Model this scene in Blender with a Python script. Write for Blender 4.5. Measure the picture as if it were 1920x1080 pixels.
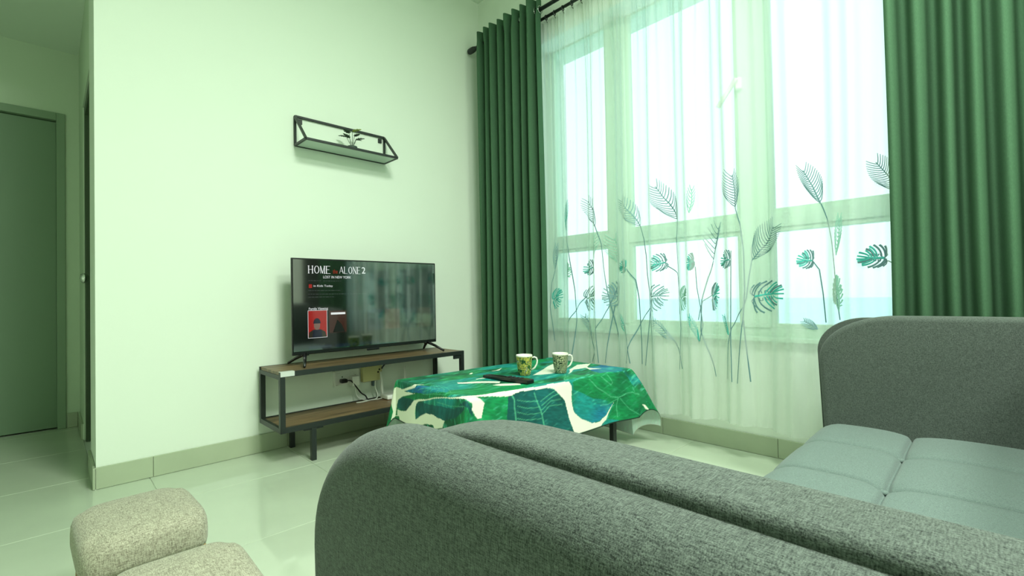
import bpy, bmesh, math, random
import numpy as np
from mathutils import Vector, Matrix
random.seed(7); rng = np.random.default_rng(7)
for o in list(bpy.data.objects): bpy.data.objects.remove(o)
SC = bpy.context.scene; COL = SC.collection
PI = math.pi

# ------------------------------------------------------------------ camera
F_PX = 882.53
CAM = Vector((-2.604, -2.847, 0.84))
R_ = Vector((0.71384771, -0.70005795, -0.01844757)); U_ = Vector((0.00252283, -0.02377144, 0.99971424)); FW = Vector((0.70029642, 0.71369026, 0.01520306))
cd = bpy.data.cameras.new('camera'); cam = bpy.data.objects.new('camera', cd); COL.objects.link(cam)
cd.sensor_width = 36; cd.lens = 36*F_PX/1920; cd.clip_start = 0.01; cd.clip_end = 5000
cam.matrix_world = Matrix(((R_.x, U_.x, -FW.x, CAM.x), (R_.y, U_.y, -FW.y, CAM.y), (R_.z, U_.z, -FW.z, CAM.z), (0, 0, 0, 1)))
SC.camera = cam

# ------------------------------------------------------------------ light and exposure
SC.view_settings.view_transform = 'Standard'; SC.view_settings.look = 'None'
SC.view_settings.exposure = 1.1; SC.view_settings.gamma = 1.0
SKY = 0.78
W = bpy.data.worlds.new('sky'); SC.world = W; W.use_nodes = True
nt = W.node_tree; nt.nodes.clear()
wo = nt.nodes.new('ShaderNodeOutputWorld'); bg = nt.nodes.new('ShaderNodeBackground')
tc = nt.nodes.new('ShaderNodeTexCoord'); sx = nt.nodes.new('ShaderNodeSeparateXYZ'); cr = nt.nodes.new('ShaderNodeValToRGB')
mr = nt.nodes.new('ShaderNodeMapRange'); mr.inputs[1].default_value = -0.25; mr.inputs[2].default_value = 1.0
nt.links.new(tc.outputs['Generated'], sx.inputs[0]); nt.links.new(sx.outputs['Z'], mr.inputs[0]); nt.links.new(mr.outputs[0], cr.inputs[0])
e = cr.color_ramp.elements; e[0].position = 0.12; e[0].color = (0.70, 0.95, 0.93, 1); e[1].position = 1.0; e[1].color = (0.58, 0.90, 1.0, 1)
k = e.new(0.24); k.color = (0.84, 1.0, 0.97, 1)
nt.links.new(cr.outputs[0], bg.inputs[0]); bg.inputs[1].default_value = SKY; nt.links.new(bg.outputs[0], wo.inputs[0])
FILL_LAMPS = [(-1.8, -2.85, 47), (-1.3, -4.4, 44)]          # added fill lamps, unseen, that brighten the walls: x, y, watts

# ------------------------------------------------------------------ helpers
def lin(c): return tuple(((x/255)/12.92 if x/255 <= .04045 else ((x/255+.055)/1.055)**2.4) for x in c)
def ray(px, py): return FW + R_*((px-960)/F_PX) - U_*((py-540)/F_PX)
def at(px, py, ax, val):
    d = ray(px, py); t = (val-CAM[ax])/d[ax]; return CAM + d*t
class NT:
    def __init__(s, m): s.t = m.node_tree
    def n(s, typ, **kw):
        x = s.t.nodes.new('ShaderNode'+typ)
        for a, b in kw.items(): setattr(x, a, b)
        return x
    def l(s, a, b): s.t.links.new(a, b)
def base_mat(name):
    m = bpy.data.materials.new(name); m.use_nodes = True
    b = m.node_tree.nodes['Principled BSDF']; return m, b, NT(m)
def mat(name, c, rough=.5, spec=.5, metal=0, var=0, vscale=8, bump=0, bscale=200, stretch=None, emit=0):
    m, b, N = base_mat(name); lc = lin(c)
    b.inputs['Base Color'].default_value = (*lc, 1); b.inputs['Roughness'].default_value = rough
    b.inputs['Specular IOR Level'].default_value = spec; b.inputs['Metallic'].default_value = metal
    if emit: b.inputs['Emission Color'].default_value = (*lc, 1); b.inputs['Emission Strength'].default_value = emit
    if var or bump:
        t = N.n('TexCoord'); mp = N.n('Mapping'); N.l(t.outputs['Object'], mp.inputs[0])
        if stretch: mp.inputs['Scale'].default_value = stretch
    if var:
        z = N.n('TexNoise'); z.inputs['Scale'].default_value = vscale; z.inputs['Detail'].default_value = 5; N.l(mp.outputs[0], z.inputs[0])
        r = N.n('ValToRGB'); r.color_ramp.elements[0].position = .3; r.color_ramp.elements[1].position = .7
        r.color_ramp.elements[0].color = (*[x*(1-var) for x in lc], 1); r.color_ramp.elements[1].color = (*[min(1, x*(1+var)) for x in lc], 1)
        N.l(z.outputs[0], r.inputs[0]); N.l(r.outputs[0], b.inputs['Base Color'])
    if bump:
        z = N.n('TexNoise'); z.inputs['Scale'].default_value = bscale; z.inputs['Detail'].default_value = 3; N.l(mp.outputs[0], z.inputs[0])
        bu = N.n('Bump'); bu.inputs['Strength'].default_value = bump; bu.inputs['Distance'].default_value = .002
        N.l(z.outputs[0], bu.inputs['Height']); N.l(bu.outputs[0], b.inputs['Normal'])
    return m
def fabric(name, dark, light, sc=420, rough=.9, bump=.5, mid=.5, w=.18):
    """heathered weave: two thread directions as stretched noise"""
    m, b, N = base_mat(name)
    t = N.n('TexCoord'); outs = []
    for s in ((.16, 1, 1), (1, .16, 1), (1, 1, .16)):
        mp = N.n('Mapping'); mp.inputs['Scale'].default_value = s; N.l(t.outputs['Object'], mp.inputs[0])
        z = N.n('TexNoise'); z.inputs['Scale'].default_value = sc; z.inputs['Detail'].default_value = 2; N.l(mp.outputs[0], z.inputs[0]); outs.append(z.outputs[0])
    a = N.n('Math', operation='ADD'); N.l(outs[0], a.inputs[0]); N.l(outs[1], a.inputs[1])
    a2 = N.n('Math', operation='ADD'); N.l(a.outputs[0], a2.inputs[0]); N.l(outs[2], a2.inputs[1])
    d = N.n('Math', operation='DIVIDE'); N.l(a2.outputs[0], d.inputs[0]); d.inputs[1].default_value = 3
    r = N.n('ValToRGB'); r.color_ramp.elements[0].position = mid-w/2; r.color_ramp.elements[1].position = mid+w/2
    r.color_ramp.elements[0].color = (*lin(dark), 1); r.color_ramp.elements[1].color = (*lin(light), 1)
    N.l(d.outputs[0], r.inputs[0]); N.l(r.outputs[0], b.inputs['Base Color'])
    bu = N.n('Bump'); bu.inputs['Strength'].default_value = bump; bu.inputs['Distance'].default_value = .0015
    N.l(d.outputs[0], bu.inputs['Height']); N.l(bu.outputs[0], b.inputs['Normal'])
    b.inputs['Roughness'].default_value = rough; b.inputs['Specular IOR Level'].default_value = .15
    b.inputs['Sheen Weight'].default_value = .15; b.inputs['Sheen Roughness'].default_value = .5
    return m
def link(name, me, m=None, parent=None, smooth=False):
    o = bpy.data.objects.new(name, me); COL.objects.link(o)
    if m and not me.materials: me.materials.append(m)
    if parent: o.parent = parent
    if smooth: me.polygons.foreach_set('use_smooth', [True]*len(me.polygons))
    return o
def mk(name, v, f, m, parent=None, smooth=False):
    me = bpy.data.meshes.new(name); me.from_pydata([tuple(x) for x in v], [], [tuple(x) for x in f]); me.update()
    return link(name, me, m, parent, smooth)
def bmobj(name, bm, m, parent=None, smooth=False):
    me = bpy.data.meshes.new(name); bmesh.ops.recalc_face_normals(bm, faces=bm.faces); bm.to_mesh(me); bm.free()
    return link(name, me, m, parent, smooth)
def add_box(bm, x0, x1, y0, y1, z0, z1, bev=0, M=None, seg=2):
    r = bmesh.ops.create_cube(bm, size=1)['verts']
    T = Matrix.Translation(((x0+x1)/2, (y0+y1)/2, (z0+z1)/2)) @ Matrix.Diagonal((abs(x1-x0), abs(y1-y0), abs(z1-z0), 1))
    if M: T = M @ T
    bmesh.ops.transform(bm, matrix=T, verts=r)
    if bev:
        es = list({e for v in r for e in v.link_edges}); bmesh.ops.bevel(bm, geom=es, offset=bev, segments=seg, affect='EDGES', profile=.5)
def box(name, x0, x1, y0, y1, z0, z1, m, parent=None, bev=0, M=None, seg=2):
    bm = bmesh.new(); add_box(bm, x0, x1, y0, y1, z0, z1, bev, M, seg); return bmobj(name, bm, m, parent)
def tube_geo(pts, rad, n=8, caps=True):
    pts = [Vector(p) for p in pts]; V = []; Fc = []; up = Vector((0, 0, 1)); prev = None
    for i, p in enumerate(pts):
        d = (pts[min(i+1, len(pts)-1)]-pts[max(i-1, 0)]).normalized()
        if prev is None:
            a = d.orthogonal().normalized()
        else:
            a = (prev - d*prev.dot(d)).normalized()
        prev = a; b = d.cross(a); rr = rad[i] if hasattr(rad, '__len__') else rad
        for j in range(n):
            t = 2*PI*j/n; V.append(p + (a*math.cos(t)+b*math.sin(t))*rr)
    for i in range(len(pts)-1):
        for j in range(n): Fc.append((i*n+j, i*n+(j+1) % n, (i+1)*n+(j+1) % n, (i+1)*n+j))
    if caps: Fc.append(tuple(range(n-1, -1, -1))); Fc.append(tuple(range((len(pts)-1)*n, len(pts)*n)))
    return V, Fc
def tube(name, pts, rad, m, parent=None, n=8): V, Fc = tube_geo(pts, rad, n); return mk(name, V, Fc, m, parent, True)
def bar(name, p, q, w, m, parent=None, h=None):
    """square bar between two points"""
    p = Vector(p); q = Vector(q); d = (q-p); L = d.length; d.normalize()
    up = Vector((0, 0, 1)) if abs(d.z) < .95 else Vector((0, 1, 0))
    s = d.cross(up).normalized(); u2 = s.cross(d)
    M = Matrix(((d.x, s.x, u2.x, p.x), (d.y, s.y, u2.y, p.y), (d.z, s.z, u2.z, p.z), (0, 0, 0, 1)))
    return box(name, 0, L, -w/2, w/2, -(h or w)/2, (h or w)/2, m, parent, bev=w*.08, M=M, seg=1)
def lathe(name, prof, m, parent=None, n=32, org=(0, 0, 0), axis='z'):
    V = []; Fc = []
    for (r, z) in prof:
        for j in range(n):
            t = 2*PI*j/n; p = (r*math.cos(t), r*math.sin(t), z)
            if axis == 'y': p = (p[0], p[2], p[1])
            V.append((p[0]+org[0], p[1]+org[1], p[2]+org[2]))
    for i in range(len(prof)-1):
        for j in range(n): Fc.append((i*n+j, i*n+(j+1) % n, (i+1)*n+(j+1) % n, (i+1)*n+j))
    return mk(name, V, Fc, m, parent, True)
def tag(o, label, cat, group=None):
    o['label'] = label; o['category'] = cat
    if group: o['group'] = group
    return o
def thing(name, loc, label, cat, group=None, rz=0):
    o = bpy.data.objects.new(name, None); COL.objects.link(o); o.location = loc; o.rotation_euler = (0, 0, rz); o.empty_display_size = .1
    bpy.context.view_layer.update()
    return tag(o, label, cat, group)
def struct(o): o['kind'] = 'structure'; return o
def keep(o, parent):
    """parent o to parent, leaving it where it stands (parents here are moved and turned about z only)"""
    Mi = (Matrix.Translation(parent.location) @ Matrix.Rotation(parent.rotation_euler.z, 4, 'Z')).inverted()
    o.data.transform(Mi @ o.matrix_basis); o.matrix_basis = Matrix(); o.parent = parent; return o

# ------------------------------------------------------------------ materials
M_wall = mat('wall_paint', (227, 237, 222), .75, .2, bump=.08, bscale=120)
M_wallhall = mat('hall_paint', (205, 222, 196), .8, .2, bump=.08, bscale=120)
M_ceil = mat('ceiling_paint', (226, 240, 222), .85, .2)
M_tile = mat('floor_tile', (190, 202, 180), .05, .7, var=.05, vscale=3)
M_grout = mat('grout', (222, 232, 214), .8, .2)
M_base = mat('baseboard_tile', (172, 184, 156), .25, .4, var=.05, vscale=5)
M_door = mat('door_paint', (120, 146, 118), .5, .4)
M_frame = mat('door_frame_paint', (134, 158, 130), .5, .4)
M_alu = mat('window_frame_paint', (196, 226, 200), .4, .5)
M_black = mat('black_metal', (30, 38, 35), .45, .5)
M_blackp = mat('black_plastic', (14, 16, 16), .3, .5)
M_white = mat('white_plastic', (236, 240, 230), .4, .5)
M_beige = mat('yellowed_plastic', (214, 210, 150), .5, .4)
M_chrome = mat('chrome', (205, 210, 205), .15, .5, metal=1)
M_glassy = mat('shelf_plate', (188, 206, 192), .25, .5)
def wood_mat(name):
    m, b, N = base_mat(name); t = N.n('TexCoord'); mp = N.n('Mapping'); mp.inputs['Scale'].default_value = (1.2, 16, 16); N.l(t.outputs['Object'], mp.inputs[0])
    z = N.n('TexNoise'); z.inputs['Scale'].default_value = 2.2; z.inputs['Detail'].default_value = 7; z.inputs['Distortion'].default_value = .6; N.l(mp.outputs[0], z.inputs[0])
    r = N.n('ValToRGB'); E = r.color_ramp.elements; E[0].position = .3; E[0].color = (*lin((74, 60, 42)), 1); E[1].position = .72; E[1].color = (*lin((148, 124, 90)), 1)
    q = E.new(.5); q.color = (*lin((114, 92, 62)), 1)
    N.l(z.outputs[0], r.inputs[0]); N.l(r.outputs[0], b.inputs['Base Color']); b.inputs['Roughness'].default_value = .42
    return m
M_wood = wood_mat('wood_board')
M_legwood = mat('stool_wood', (150, 128, 84), .5, .4, var=.2, vscale=30)
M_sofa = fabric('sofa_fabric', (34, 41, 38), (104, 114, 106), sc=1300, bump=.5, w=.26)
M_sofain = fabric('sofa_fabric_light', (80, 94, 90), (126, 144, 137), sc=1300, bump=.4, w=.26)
M_stool = fabric('stool_fabric', (112, 108, 92), (190, 188, 166), sc=520, bump=.5, w=.24)
def curtain_mat(name, c, tr=.25):
    m = bpy.data.materials.new(name); m.use_nodes = True; N = NT(m); N.t.nodes.clear()
    o = N.n('OutputMaterial'); mix = N.n('MixShader'); d = N.n('BsdfDiffuse'); tl = N.n('BsdfTranslucent'); mix.inputs[0].default_value = tr
    t = N.n('TexCoord'); mp = N.n('Mapping'); mp.inputs['Scale'].default_value = (1, 1, .25); N.l(t.outputs['Object'], mp.inputs[0])
    z = N.n('TexNoise'); z.inputs['Scale'].default_value = 500; N.l(mp.outputs[0], z.inputs[0])
    r = N.n('ValToRGB'); l = lin(c); r.color_ramp.elements[0].color = (*[x*.8 for x in l], 1); r.color_ramp.elements[1].color = (*[x*1.2 for x in l], 1)
    N.l(z.outputs[0], r.inputs[0])
    for s in (d, tl): N.l(r.outputs[0], s.inputs[0])
    N.l(d.outputs[0], mix.inputs[1]); N.l(tl.outputs[0], mix.inputs[2]); N.l(mix.outputs[0], o.inputs[0]); return m
M_curt = curtain_mat('green_curtain_cloth', (80, 114, 86), .2)
def sheer_mat():
    m = bpy.data.materials.new('sheer_voile'); m.use_nodes = True; N = NT(m); N.t.nodes.clear()
    o = N.n('OutputMaterial'); mix = N.n('MixShader'); tp = N.n('BsdfTransparent'); m2 = N.n('MixShader'); d = N.n('BsdfDiffuse'); tl = N.n('BsdfTranslucent')
    d.inputs[0].default_value = (.85, .92, .85, 1); tl.inputs[0].default_value = (.85, .93, .87, 1); m2.inputs[0].default_value = .45
    N.l(d.outputs[0], m2.inputs[1]); N.l(tl.outputs[0], m2.inputs[2])
    lw = N.n('LayerWeight'); lw.inputs[0].default_value = .35
    mr = N.n('MapRange'); mr.inputs[1].default_value = 0; mr.inputs[2].default_value = 1; mr.inputs[3].default_value = .34; mr.inputs[4].default_value = .97
    N.l(lw.outputs['Facing'], mr.inputs[0]); N.l(mr.outputs[0], mix.inputs[0])
    N.l(tp.outputs[0], mix.inputs[1]); N.l(m2.outputs[0], mix.inputs[2]); N.l(mix.outputs[0], o.inputs[0]); return m
M_sheer = sheer_mat()
def pane_mat():
    m = bpy.data.materials.new('window_glass'); m.use_nodes = True; N = NT(m); N.t.nodes.clear()
    o = N.n('OutputMaterial'); mix = N.n('MixShader'); tp = N.n('BsdfTransparent'); g = N.n('BsdfGlossy'); g.inputs['Roughness'].default_value = .02
    tp.inputs[0].default_value = (.93, .99, .97, 1); mix.inputs[0].default_value = .04
    N.l(tp.outputs[0], mix.inputs[1]); N.l(g.outputs[0], mix.inputs[2]); N.l(mix.outputs[0], o.inputs[0]); return m
M_pane = pane_mat()
M_sea = mat('sea_painted_haze', (222, 244, 242), .6, .2, var=.05, vscale=.01)

# ------------------------------------------------------------------ room shell
XL, YB, ZC, ZH = -5.4, -5.6, 3.19, 2.555         # outer wall, rear wall, ceilings
COLX = -0.137; WB, WT = 0.60, 2.67; WY0, WY1 = -0.58, -2.80
floor = struct(box('floor', XL-.1, .25, YB-.1, 1.7, -.12, -.004, M_grout))
T = .62; xs = [-1.647+T*i for i in range(-7, 5)]; ys = [-.41+T*i for i in range(-9, 5)]
tiles = {}
for x in xs:
    for y in ys:
        x0, x1, y0, y1 = max(x, XL), min(x+T, 0), max(y, YB), min(y+T, 1.55)
        if y0 >= 0 and (x0 >= -2.46 or x1 <= -3.62): continue
        if x1-x0 < .02 or y1-y0 < .02: continue
        if y1 > 0 and (x1 > -2.459 and y0 < 0): y1 = min(y1, 0) if x0 >= -2.46 else y1
        if y1 > 0 and x1 > -2.459: x1 = max(-2.459, x0+.01) if y0 >= 0 else x1
        key = (round(x1-x0, 4), round(y1-y0, 4)); g = .0012
        if key not in tiles:
            w, h = key; b_ = .0012
            v = [(g, g, -.012), (w-g, g, -.012), (w-g, h-g, -.012), (g, h-g, -.012), (g, g, -b_), (w-g, g, -b_), (w-g, h-g, -b_), (g, h-g, -b_),
                 (g+b_, g+b_, 0), (w-g-b_, g+b_, 0), (w-g-b_, h-g-b_, 0), (g+b_, h-g-b_, 0)]
            f = [(8, 9, 10, 11)]+[(i, (i+1) % 4, (i+1) % 4+4, i+4) for i in range(4)]+[(i+4, (i+1) % 4+4, (i+1) % 4+8, i+8) for i in range(4)]
            me = bpy.data.meshes.new('floor_tile'); me.from_pydata(v, [], f); me.materials.append(M_tile); me.update(); tiles[key] = me
        o = bpy.data.objects.new('floor_tile', tiles[key]); COL.objects.link(o); o.location = (x0, y0, 0); o.parent = floor
# walls
bm = bmesh.new(); add_box(bm, -2.459, .25, 0, .37, 0, ZC)
struct(bmobj('wall_left', bm, M_wall))
bm = bmesh.new()
add_box(bm, -2.459, -2.30, .37, 1.05, 2.045, ZH); add_box(bm, -2.459, -2.30, 1.05, 1.56, 0, ZH)
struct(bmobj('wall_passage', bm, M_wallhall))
bm = bmesh.new()
add_box(bm, -3.8, -3.47, 1.55, 1.70, 0, ZH); add_box(bm, -2.529, -2.30, 1.55, 1.70, 0, ZH); add_box(bm, -3.47, -2.529, 1.55, 1.70, 2.125, ZH)
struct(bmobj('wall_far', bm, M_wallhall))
bm = bmesh.new(); add_box(bm, -3.8, -2.3, 1.70, 1.75, -.12, ZH); add_box(bm, -3.8, -3.62, .12, 1.55, 0, ZH); add_box(bm, XL, -3.62, 0, .12, 0, ZC); add_box(bm, -3.62, -2.459, 0, .12, ZH, ZC)  # first box: unseen backing added to stop light leaking under the door
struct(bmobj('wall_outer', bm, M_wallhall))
bm = bmesh.new()
add_box(bm, 0, .22, WY1, WY0, 0, WB); add_box(bm, COLX, .22, WY0, 0, 0, ZC); add_box(bm, COLX, .22, -3.36, WY1, 0, ZC); add_box(bm, COLX, .22, YB, -5.1, 0, ZC); add_box(bm, COLX, .22, -5.1, -3.36, 2.4, ZC); add_box(bm, COLX, .22, WY1, WY0, 2.60, ZC)
struct(bmobj('wall_right', bm, M_wall))
M_dark = mat('added_room_dark_colour', (70, 78, 70), .8, .2)  # darkness of the added room is put into this colour
bm = bmesh.new(); add_box(bm, .22, 2.3, -5.2, -5.1, 0, 2.5); add_box(bm, .22, 2.3, -3.36, -3.26, 0, 2.5); add_box(bm, 2.2, 2.3, -5.1, -3.36, 0, 2.5); add_box(bm, .22, 2.2, -5.1, -3.36, 2.4, 2.5); add_box(bm, .22, 2.2, -5.1, -3.36, -.1, 0)  # unseen side room and doorway, added to keep the screen's reflection dark
struct(bmobj('wall_added_dark_room', bm, M_dark))
struct(box('wall_rear', XL-.1, .22, YB-.15, YB, 0, ZC, M_wall)); struct(box('wall_side', XL-.15, XL, YB, .12, 0, ZC, M_wall))
bm = bmesh.new(); add_box(bm, XL-.15, .25, YB-.15, .12, ZC, ZC+.1); add_box(bm, -3.8, -2.2, .12, 1.7, ZH, ZH+.1)
struct(bmobj('ceiling', bm, M_ceil))
# baseboards made of tiles
def baseboard(name, p, q, nrm, joints, h=.098, th=.012):
    """tiles along the straight line p-q (2D), joints = distances along it"""
    p = Vector(p); q = Vector(q); d = (q-p); L = d.length; d.normalize(); nrm = Vector(nrm)
    root = struct(bmesh_strip(name, p, d, L, nrm, h, .004, M_grout))
    js = [0]+[j for j in joints if 0 < j < L]+[L]
    for a, b in zip(js[:-1], js[1:]):
        bm = bmesh.new(); M = Matrix(((d.x, nrm.x, 0, p.x), (d.y, nrm.y, 0, p.y), (0, 0, 1, 0), (0, 0, 0, 1)))
        add_box(bm, a+.001, b-.001, .001, th, .001, h, .0015, M, 1); bmobj('baseboard_tile', bm, M_base, root)
def bmesh_strip(name, p, d, L, nrm, h, th, m):
    bm = bmesh.new(); M = Matrix(((d.x, nrm.x, 0, p.x), (d.y, nrm.y, 0, p.y), (0, 0, 1, 0), (0, 0, 0, 1)))
    add_box(bm, 0, L, 0, th, 0, h-.004, 0, M); return bmobj(name, bm, m)
baseboard('baseboard_left', (-2.471, 0), (COLX, 0), (0, -1), [.218+.615*i for i in range(4)])
baseboard('baseboard_right', (0, WY0), (0, WY1), (-1, 0), [.26+.62*i for i in range(4)])
baseboard('baseboard_passage', (-2.459, .36), (-2.459, -.012), (-1, 0), [])
baseboard('baseboard_inner', (-2.459, 1.55), (-2.459, 1.09), (-1, 0), [])
baseboard('baseboard_far', (-2.525, 1.55), (-2.471, 1.55), (0, -1), [])
# door at the end of the passage
d1 = struct(box('door_1', -3.43, -2.573, 1.572, 1.612, .008, 2.07, M_door, bev=.002, seg=1))
bm = bmesh.new()
add_box(bm, -2.573, -2.529, 1.535, 1.66, 0, 2.125, .003); add_box(bm, -3.47, -3.43, 1.535, 1.66, 0, 2.125, .003); add_box(bm, -3.43, -2.573, 1.535, 1.66, 2.075, 2.125, .003)
bmobj('door_frame', bm, M_frame, d1)
# dark door in the passage wall, with its knob
M_dkdoor = mat('dark_door_paint', (74, 92, 68), .5, .4)
d2 = struct(box('door_2', -2.425, -2.385, .41, 1.01, .008, 1.985, M_dkdoor, bev=.002, seg=1))
bm = bmesh.new()
add_box(bm, -2.452, -2.36, .37, .41, 0, 2.045, .003); add_box(bm, -2.452, -2.36, 1.01, 1.05, 0, 2.045, .003); add_box(bm, -2.452, -2.36, .41, 1.01, 1.99, 2.045, .003)
bmobj('door_frame', bm, M_dkdoor, d2)
kb = lathe('door_knob', [(.001, 0), (.026, 0), (.026, .006), (.011, .012), (.011, .03), (.024, .042), (.027, .055), (.02, .066), (.001, .07)], M_chrome, None, 20)
kb.data.transform(Matrix.Translation((-2.425, .475, .97)) @ Matrix.Rotation(-PI/2, 4, 'Y')); kb.parent = d2

# ------------------------------------------------------------------ window
win = struct(box('window_1', .005, .075, WY1, WY0, WB, .65, M_alu, bev=.003))
def wbar(name, y0, y1, z0, z1, x0=.005, x1=.075, par=win): return box(name, x0, x1, y0, y1, z0, z1, M_alu, par, .003, seg=1)
wbar('top_rail', WY1, WY0, 2.612, WT)
wbar('side_post', -.63, WY0, .65, 2.612); wbar('side_post', WY1, -2.745, .65, 2.612)
wbar('mullion', -1.247, -1.107, .65, 2.612, -.005); wbar('mullion', -2.06, -1.926, .65, 2.612, -.005)
secs = [(-1.107, -.63), (-1.926, -1.247), (-2.745, -2.06)]
for a, b in secs:
    wbar('transom', a, b, 1.157, 1.232)
    for z0, z1 in ((.65, 1.157), (1.232, 2.612)):
        bm = bmesh.new(); s = .022
        for q in ((a, a+s, z0, z1), (b-s, b, z0, z1), (a+s, b-s, z0, z0+s), (a+s, b-s, z1-s, z1)): add_box(bm, .015, .055, q[0], q[1], q[2], q[3], .002, None, 1)
        sash = bmobj('sash', bm, M_alu, win)
        box('pane', .032, .038, a+s-.004, b-s+.004, z0+s-.004, z1-s+.004, M_pane, sash)
wbar('window_sill', WY1, WY0, WB-.018, WB+.006, -.035, .005)
hd = bmesh.new(); add_box(hd, -.03, -.005, -1.955, -1.925, 1.90, 1.96, .004)
Mh = Matrix.Translation((-.035, -1.93, 1.945)) @ Matrix.Rotation(math.radians(38), 4, 'X')
add_box(hd, -.012, .004, -.011, .011, -.15, .01, .004, Mh); bmobj('window_handle', hd, M_white, win)
# outside, far below the flat: water to the horizon, haze put into its pale colour
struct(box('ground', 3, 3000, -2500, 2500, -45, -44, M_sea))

# ------------------------------------------------------------------ curtains and rods
rod = thing('curtain_rod', (-.25, -.1, 2.755), 'black double curtain rod with ribbed end finials fixed above the window', 'curtain rod')
keep(tube('front_rod', [(-.25, -.10, 2.755), (-.25, -3.35, 2.755)], .0125, M_black, None, 16), rod)
keep(tube('back_rod', [(-.198, -.16, 2.722), (-.198, -3.30, 2.722)], .010, M_black, None, 16), rod)
for yy, s in ((-.10, 1), (-3.35, -1)):
    o = lathe('finial', [(.001, 0), (.014, 0), (.017, .012), (.015, .016), (.021, .024), (.023, .05), (.022, .078), (.018, .086), (.001, .086)], M_black, None, 20)
    o.data.transform(Matrix.Translation((-.25, yy, 2.755)) @ Matrix.Rotation(-s*PI/2, 4, 'X')); keep(o, rod)
for yy in (-.2, -1.72, -3.1):
    bm = bmesh.new(); add_box(bm, -.25, COLX, yy-.008, yy+.008, 2.728, 2.742, .003); add_box(bm, COLX-.006, COLX, yy-.018, yy+.018, 2.69, 2.78, .003)
    keep(bmobj('bracket', bm, M_black), rod)
def fold(y, z, lam, A, ph, wob=.35):
    t = 2*PI*y/lam + ph + wob*math.sin(2*PI*y/(lam*3.7)+ph*2) + .22*math.sin(z*1.3+y*9)
    s = math.sin(t); return A*(s*(1.25-.25*s*s)) + A*.18*math.sin(t*.37+z*.8)
def curtain(name, y0, y1, z0, z1, X0, lam, A, ph, m, label, spread=0, ny=260, nz=40):
    V = []; Fc = []
    for k in range(nz+1):
        fz = k/nz; z = z1+(z0-z1)*fz
        for i in range(ny+1):
            fy = i/ny; y = y0+(y1-y0)*fy
            yb = y + (spread*(fy-.5)*fz) + .006*math.sin(z*2.1+y*14)*fz
            V.append((X0+fold(y, z*(.5 if fz < .05 else 1), lam, A*(1-.12*math.sin(z*1.1+y*5)*fz), ph), yb, z))
    n = ny+1
    for k in range(nz):
        for i in range(ny): Fc.append((k*n+i, k*n+i+1, (k+1)*n+i+1, (k+1)*n+i))
    o = mk(name, V, Fc, m, None, True); s = o.modifiers.new('t', 'SOLIDIFY'); s.thickness = .0016; s.offset = 0
    root = thing(name, (X0, (y0+y1)/2, z0), label, 'curtain'); o.name = 'curtain_panel'; keep(o, root); root.name = name; return root
lc = curtain('curtain', -.125, -.775, .09, 2.832, -.262, .0755, .046, .4, M_curt, 'dark green eyelet curtain gathered beside the TV wall corner')
rc = curtain('curtain', -2.575, -3.22, .09, 2.832, -.252, .077, .036, 2.7, M_curt, 'dark green curtain hanging behind the far sofa arm, right edge of photo')
for root, ys_ in ((lc, [-.14-.0348*i for i in range(19)]), (rc, [-2.6-.03*i for i in range(20)])):
    for i, yy in enumerate(ys_):
        if i % 2 or i == len(ys_)-1 or i == 18:
            bm = bmesh.new(); R0, r0 = .023, .0035; vs = []
            for a in range(18):
                t = 2*PI*a/18; vs.append([bm.verts.new((-.25+(R0+r0*math.cos(q))*math.cos(t), yy+r0*math.sin(q), 2.755+(R0+r0*math.cos(q))*math.sin(t))) for q in (0, PI/2, PI, 3*PI/2)])
            for a in range(18):
                for q in range(4): bm.faces.new((vs[a][q], vs[a][(q+1) % 4], vs[(a+1) % 18][(q+1) % 4], vs[(a+1) % 18][q]))
            keep(bmobj('eyelet', bm, M_chrome, None, True), root)
# sheer
SX = -.182
def sheer_off(y, z):
    g = max(0, min(1, (z-2.1)/.6)); h = 1-g*.55
    g2 = max(.3, min(1, (-.80-y)/.12+.3, (y+2.58)/.1+.3))
    a = .030*g2*h*math.sin(2*PI*y/.215+.9*math.sin(y*4.3)+.12*math.sin(z*1.7+y*6))
    b = .010*g2*math.sin(2*PI*y/.071+1.3*math.sin(y*7.1+.2*z)+.3*z)
    c = .008*g*math.sin(2*PI*y/.034+y*11)
    return a+b+c
sheer = thing('sheer_curtain', (SX, -1.68, .18), 'sheer white voile curtain embroidered with teal tropical leaves over the window', 'sheer curtain')
V = []; Fc = []; ny, nz = 720, 60
for k in range(nz+1):
    z = 2.705+(.178-2.705)*k/nz
    for i in range(ny+1):
        y = -.64+(-2.72+.64)*i/ny
        V.append((SX+sheer_off(y, z), y+.012*math.sin(z*1.6+y*5)*(k/nz), z+(.006*math.sin(y*9) if k == nz else 0)))
n = ny+1
for k in range(nz):
    for i in range(ny): Fc.append((k*n+i, k*n+i+1, (k+1)*n+i+1, (k+1)*n+i))
keep(mk('voile_panel', V, Fc, M_sheer, None, True), sheer)
for i in range(28):
    yy = -.70-.073*i; V, Fc = tube_geo([(-.198+.012*math.cos(t), yy, 2.722+.016*math.sin(t)-.004) for t in [2*PI*j/12 for j in range(13)]], .0034, 6)
    V2, F2 = tube_geo([(-.198, yy, 2.704), (-.196, yy, 2.694), (SX, yy, 2.688)], .0018, 6); F2 = [tuple(q+len(V) for q in f_) for f_ in F2]
    keep(mk('curtain_ring', V+V2, Fc+F2, M_black, None, True), sheer)
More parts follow.
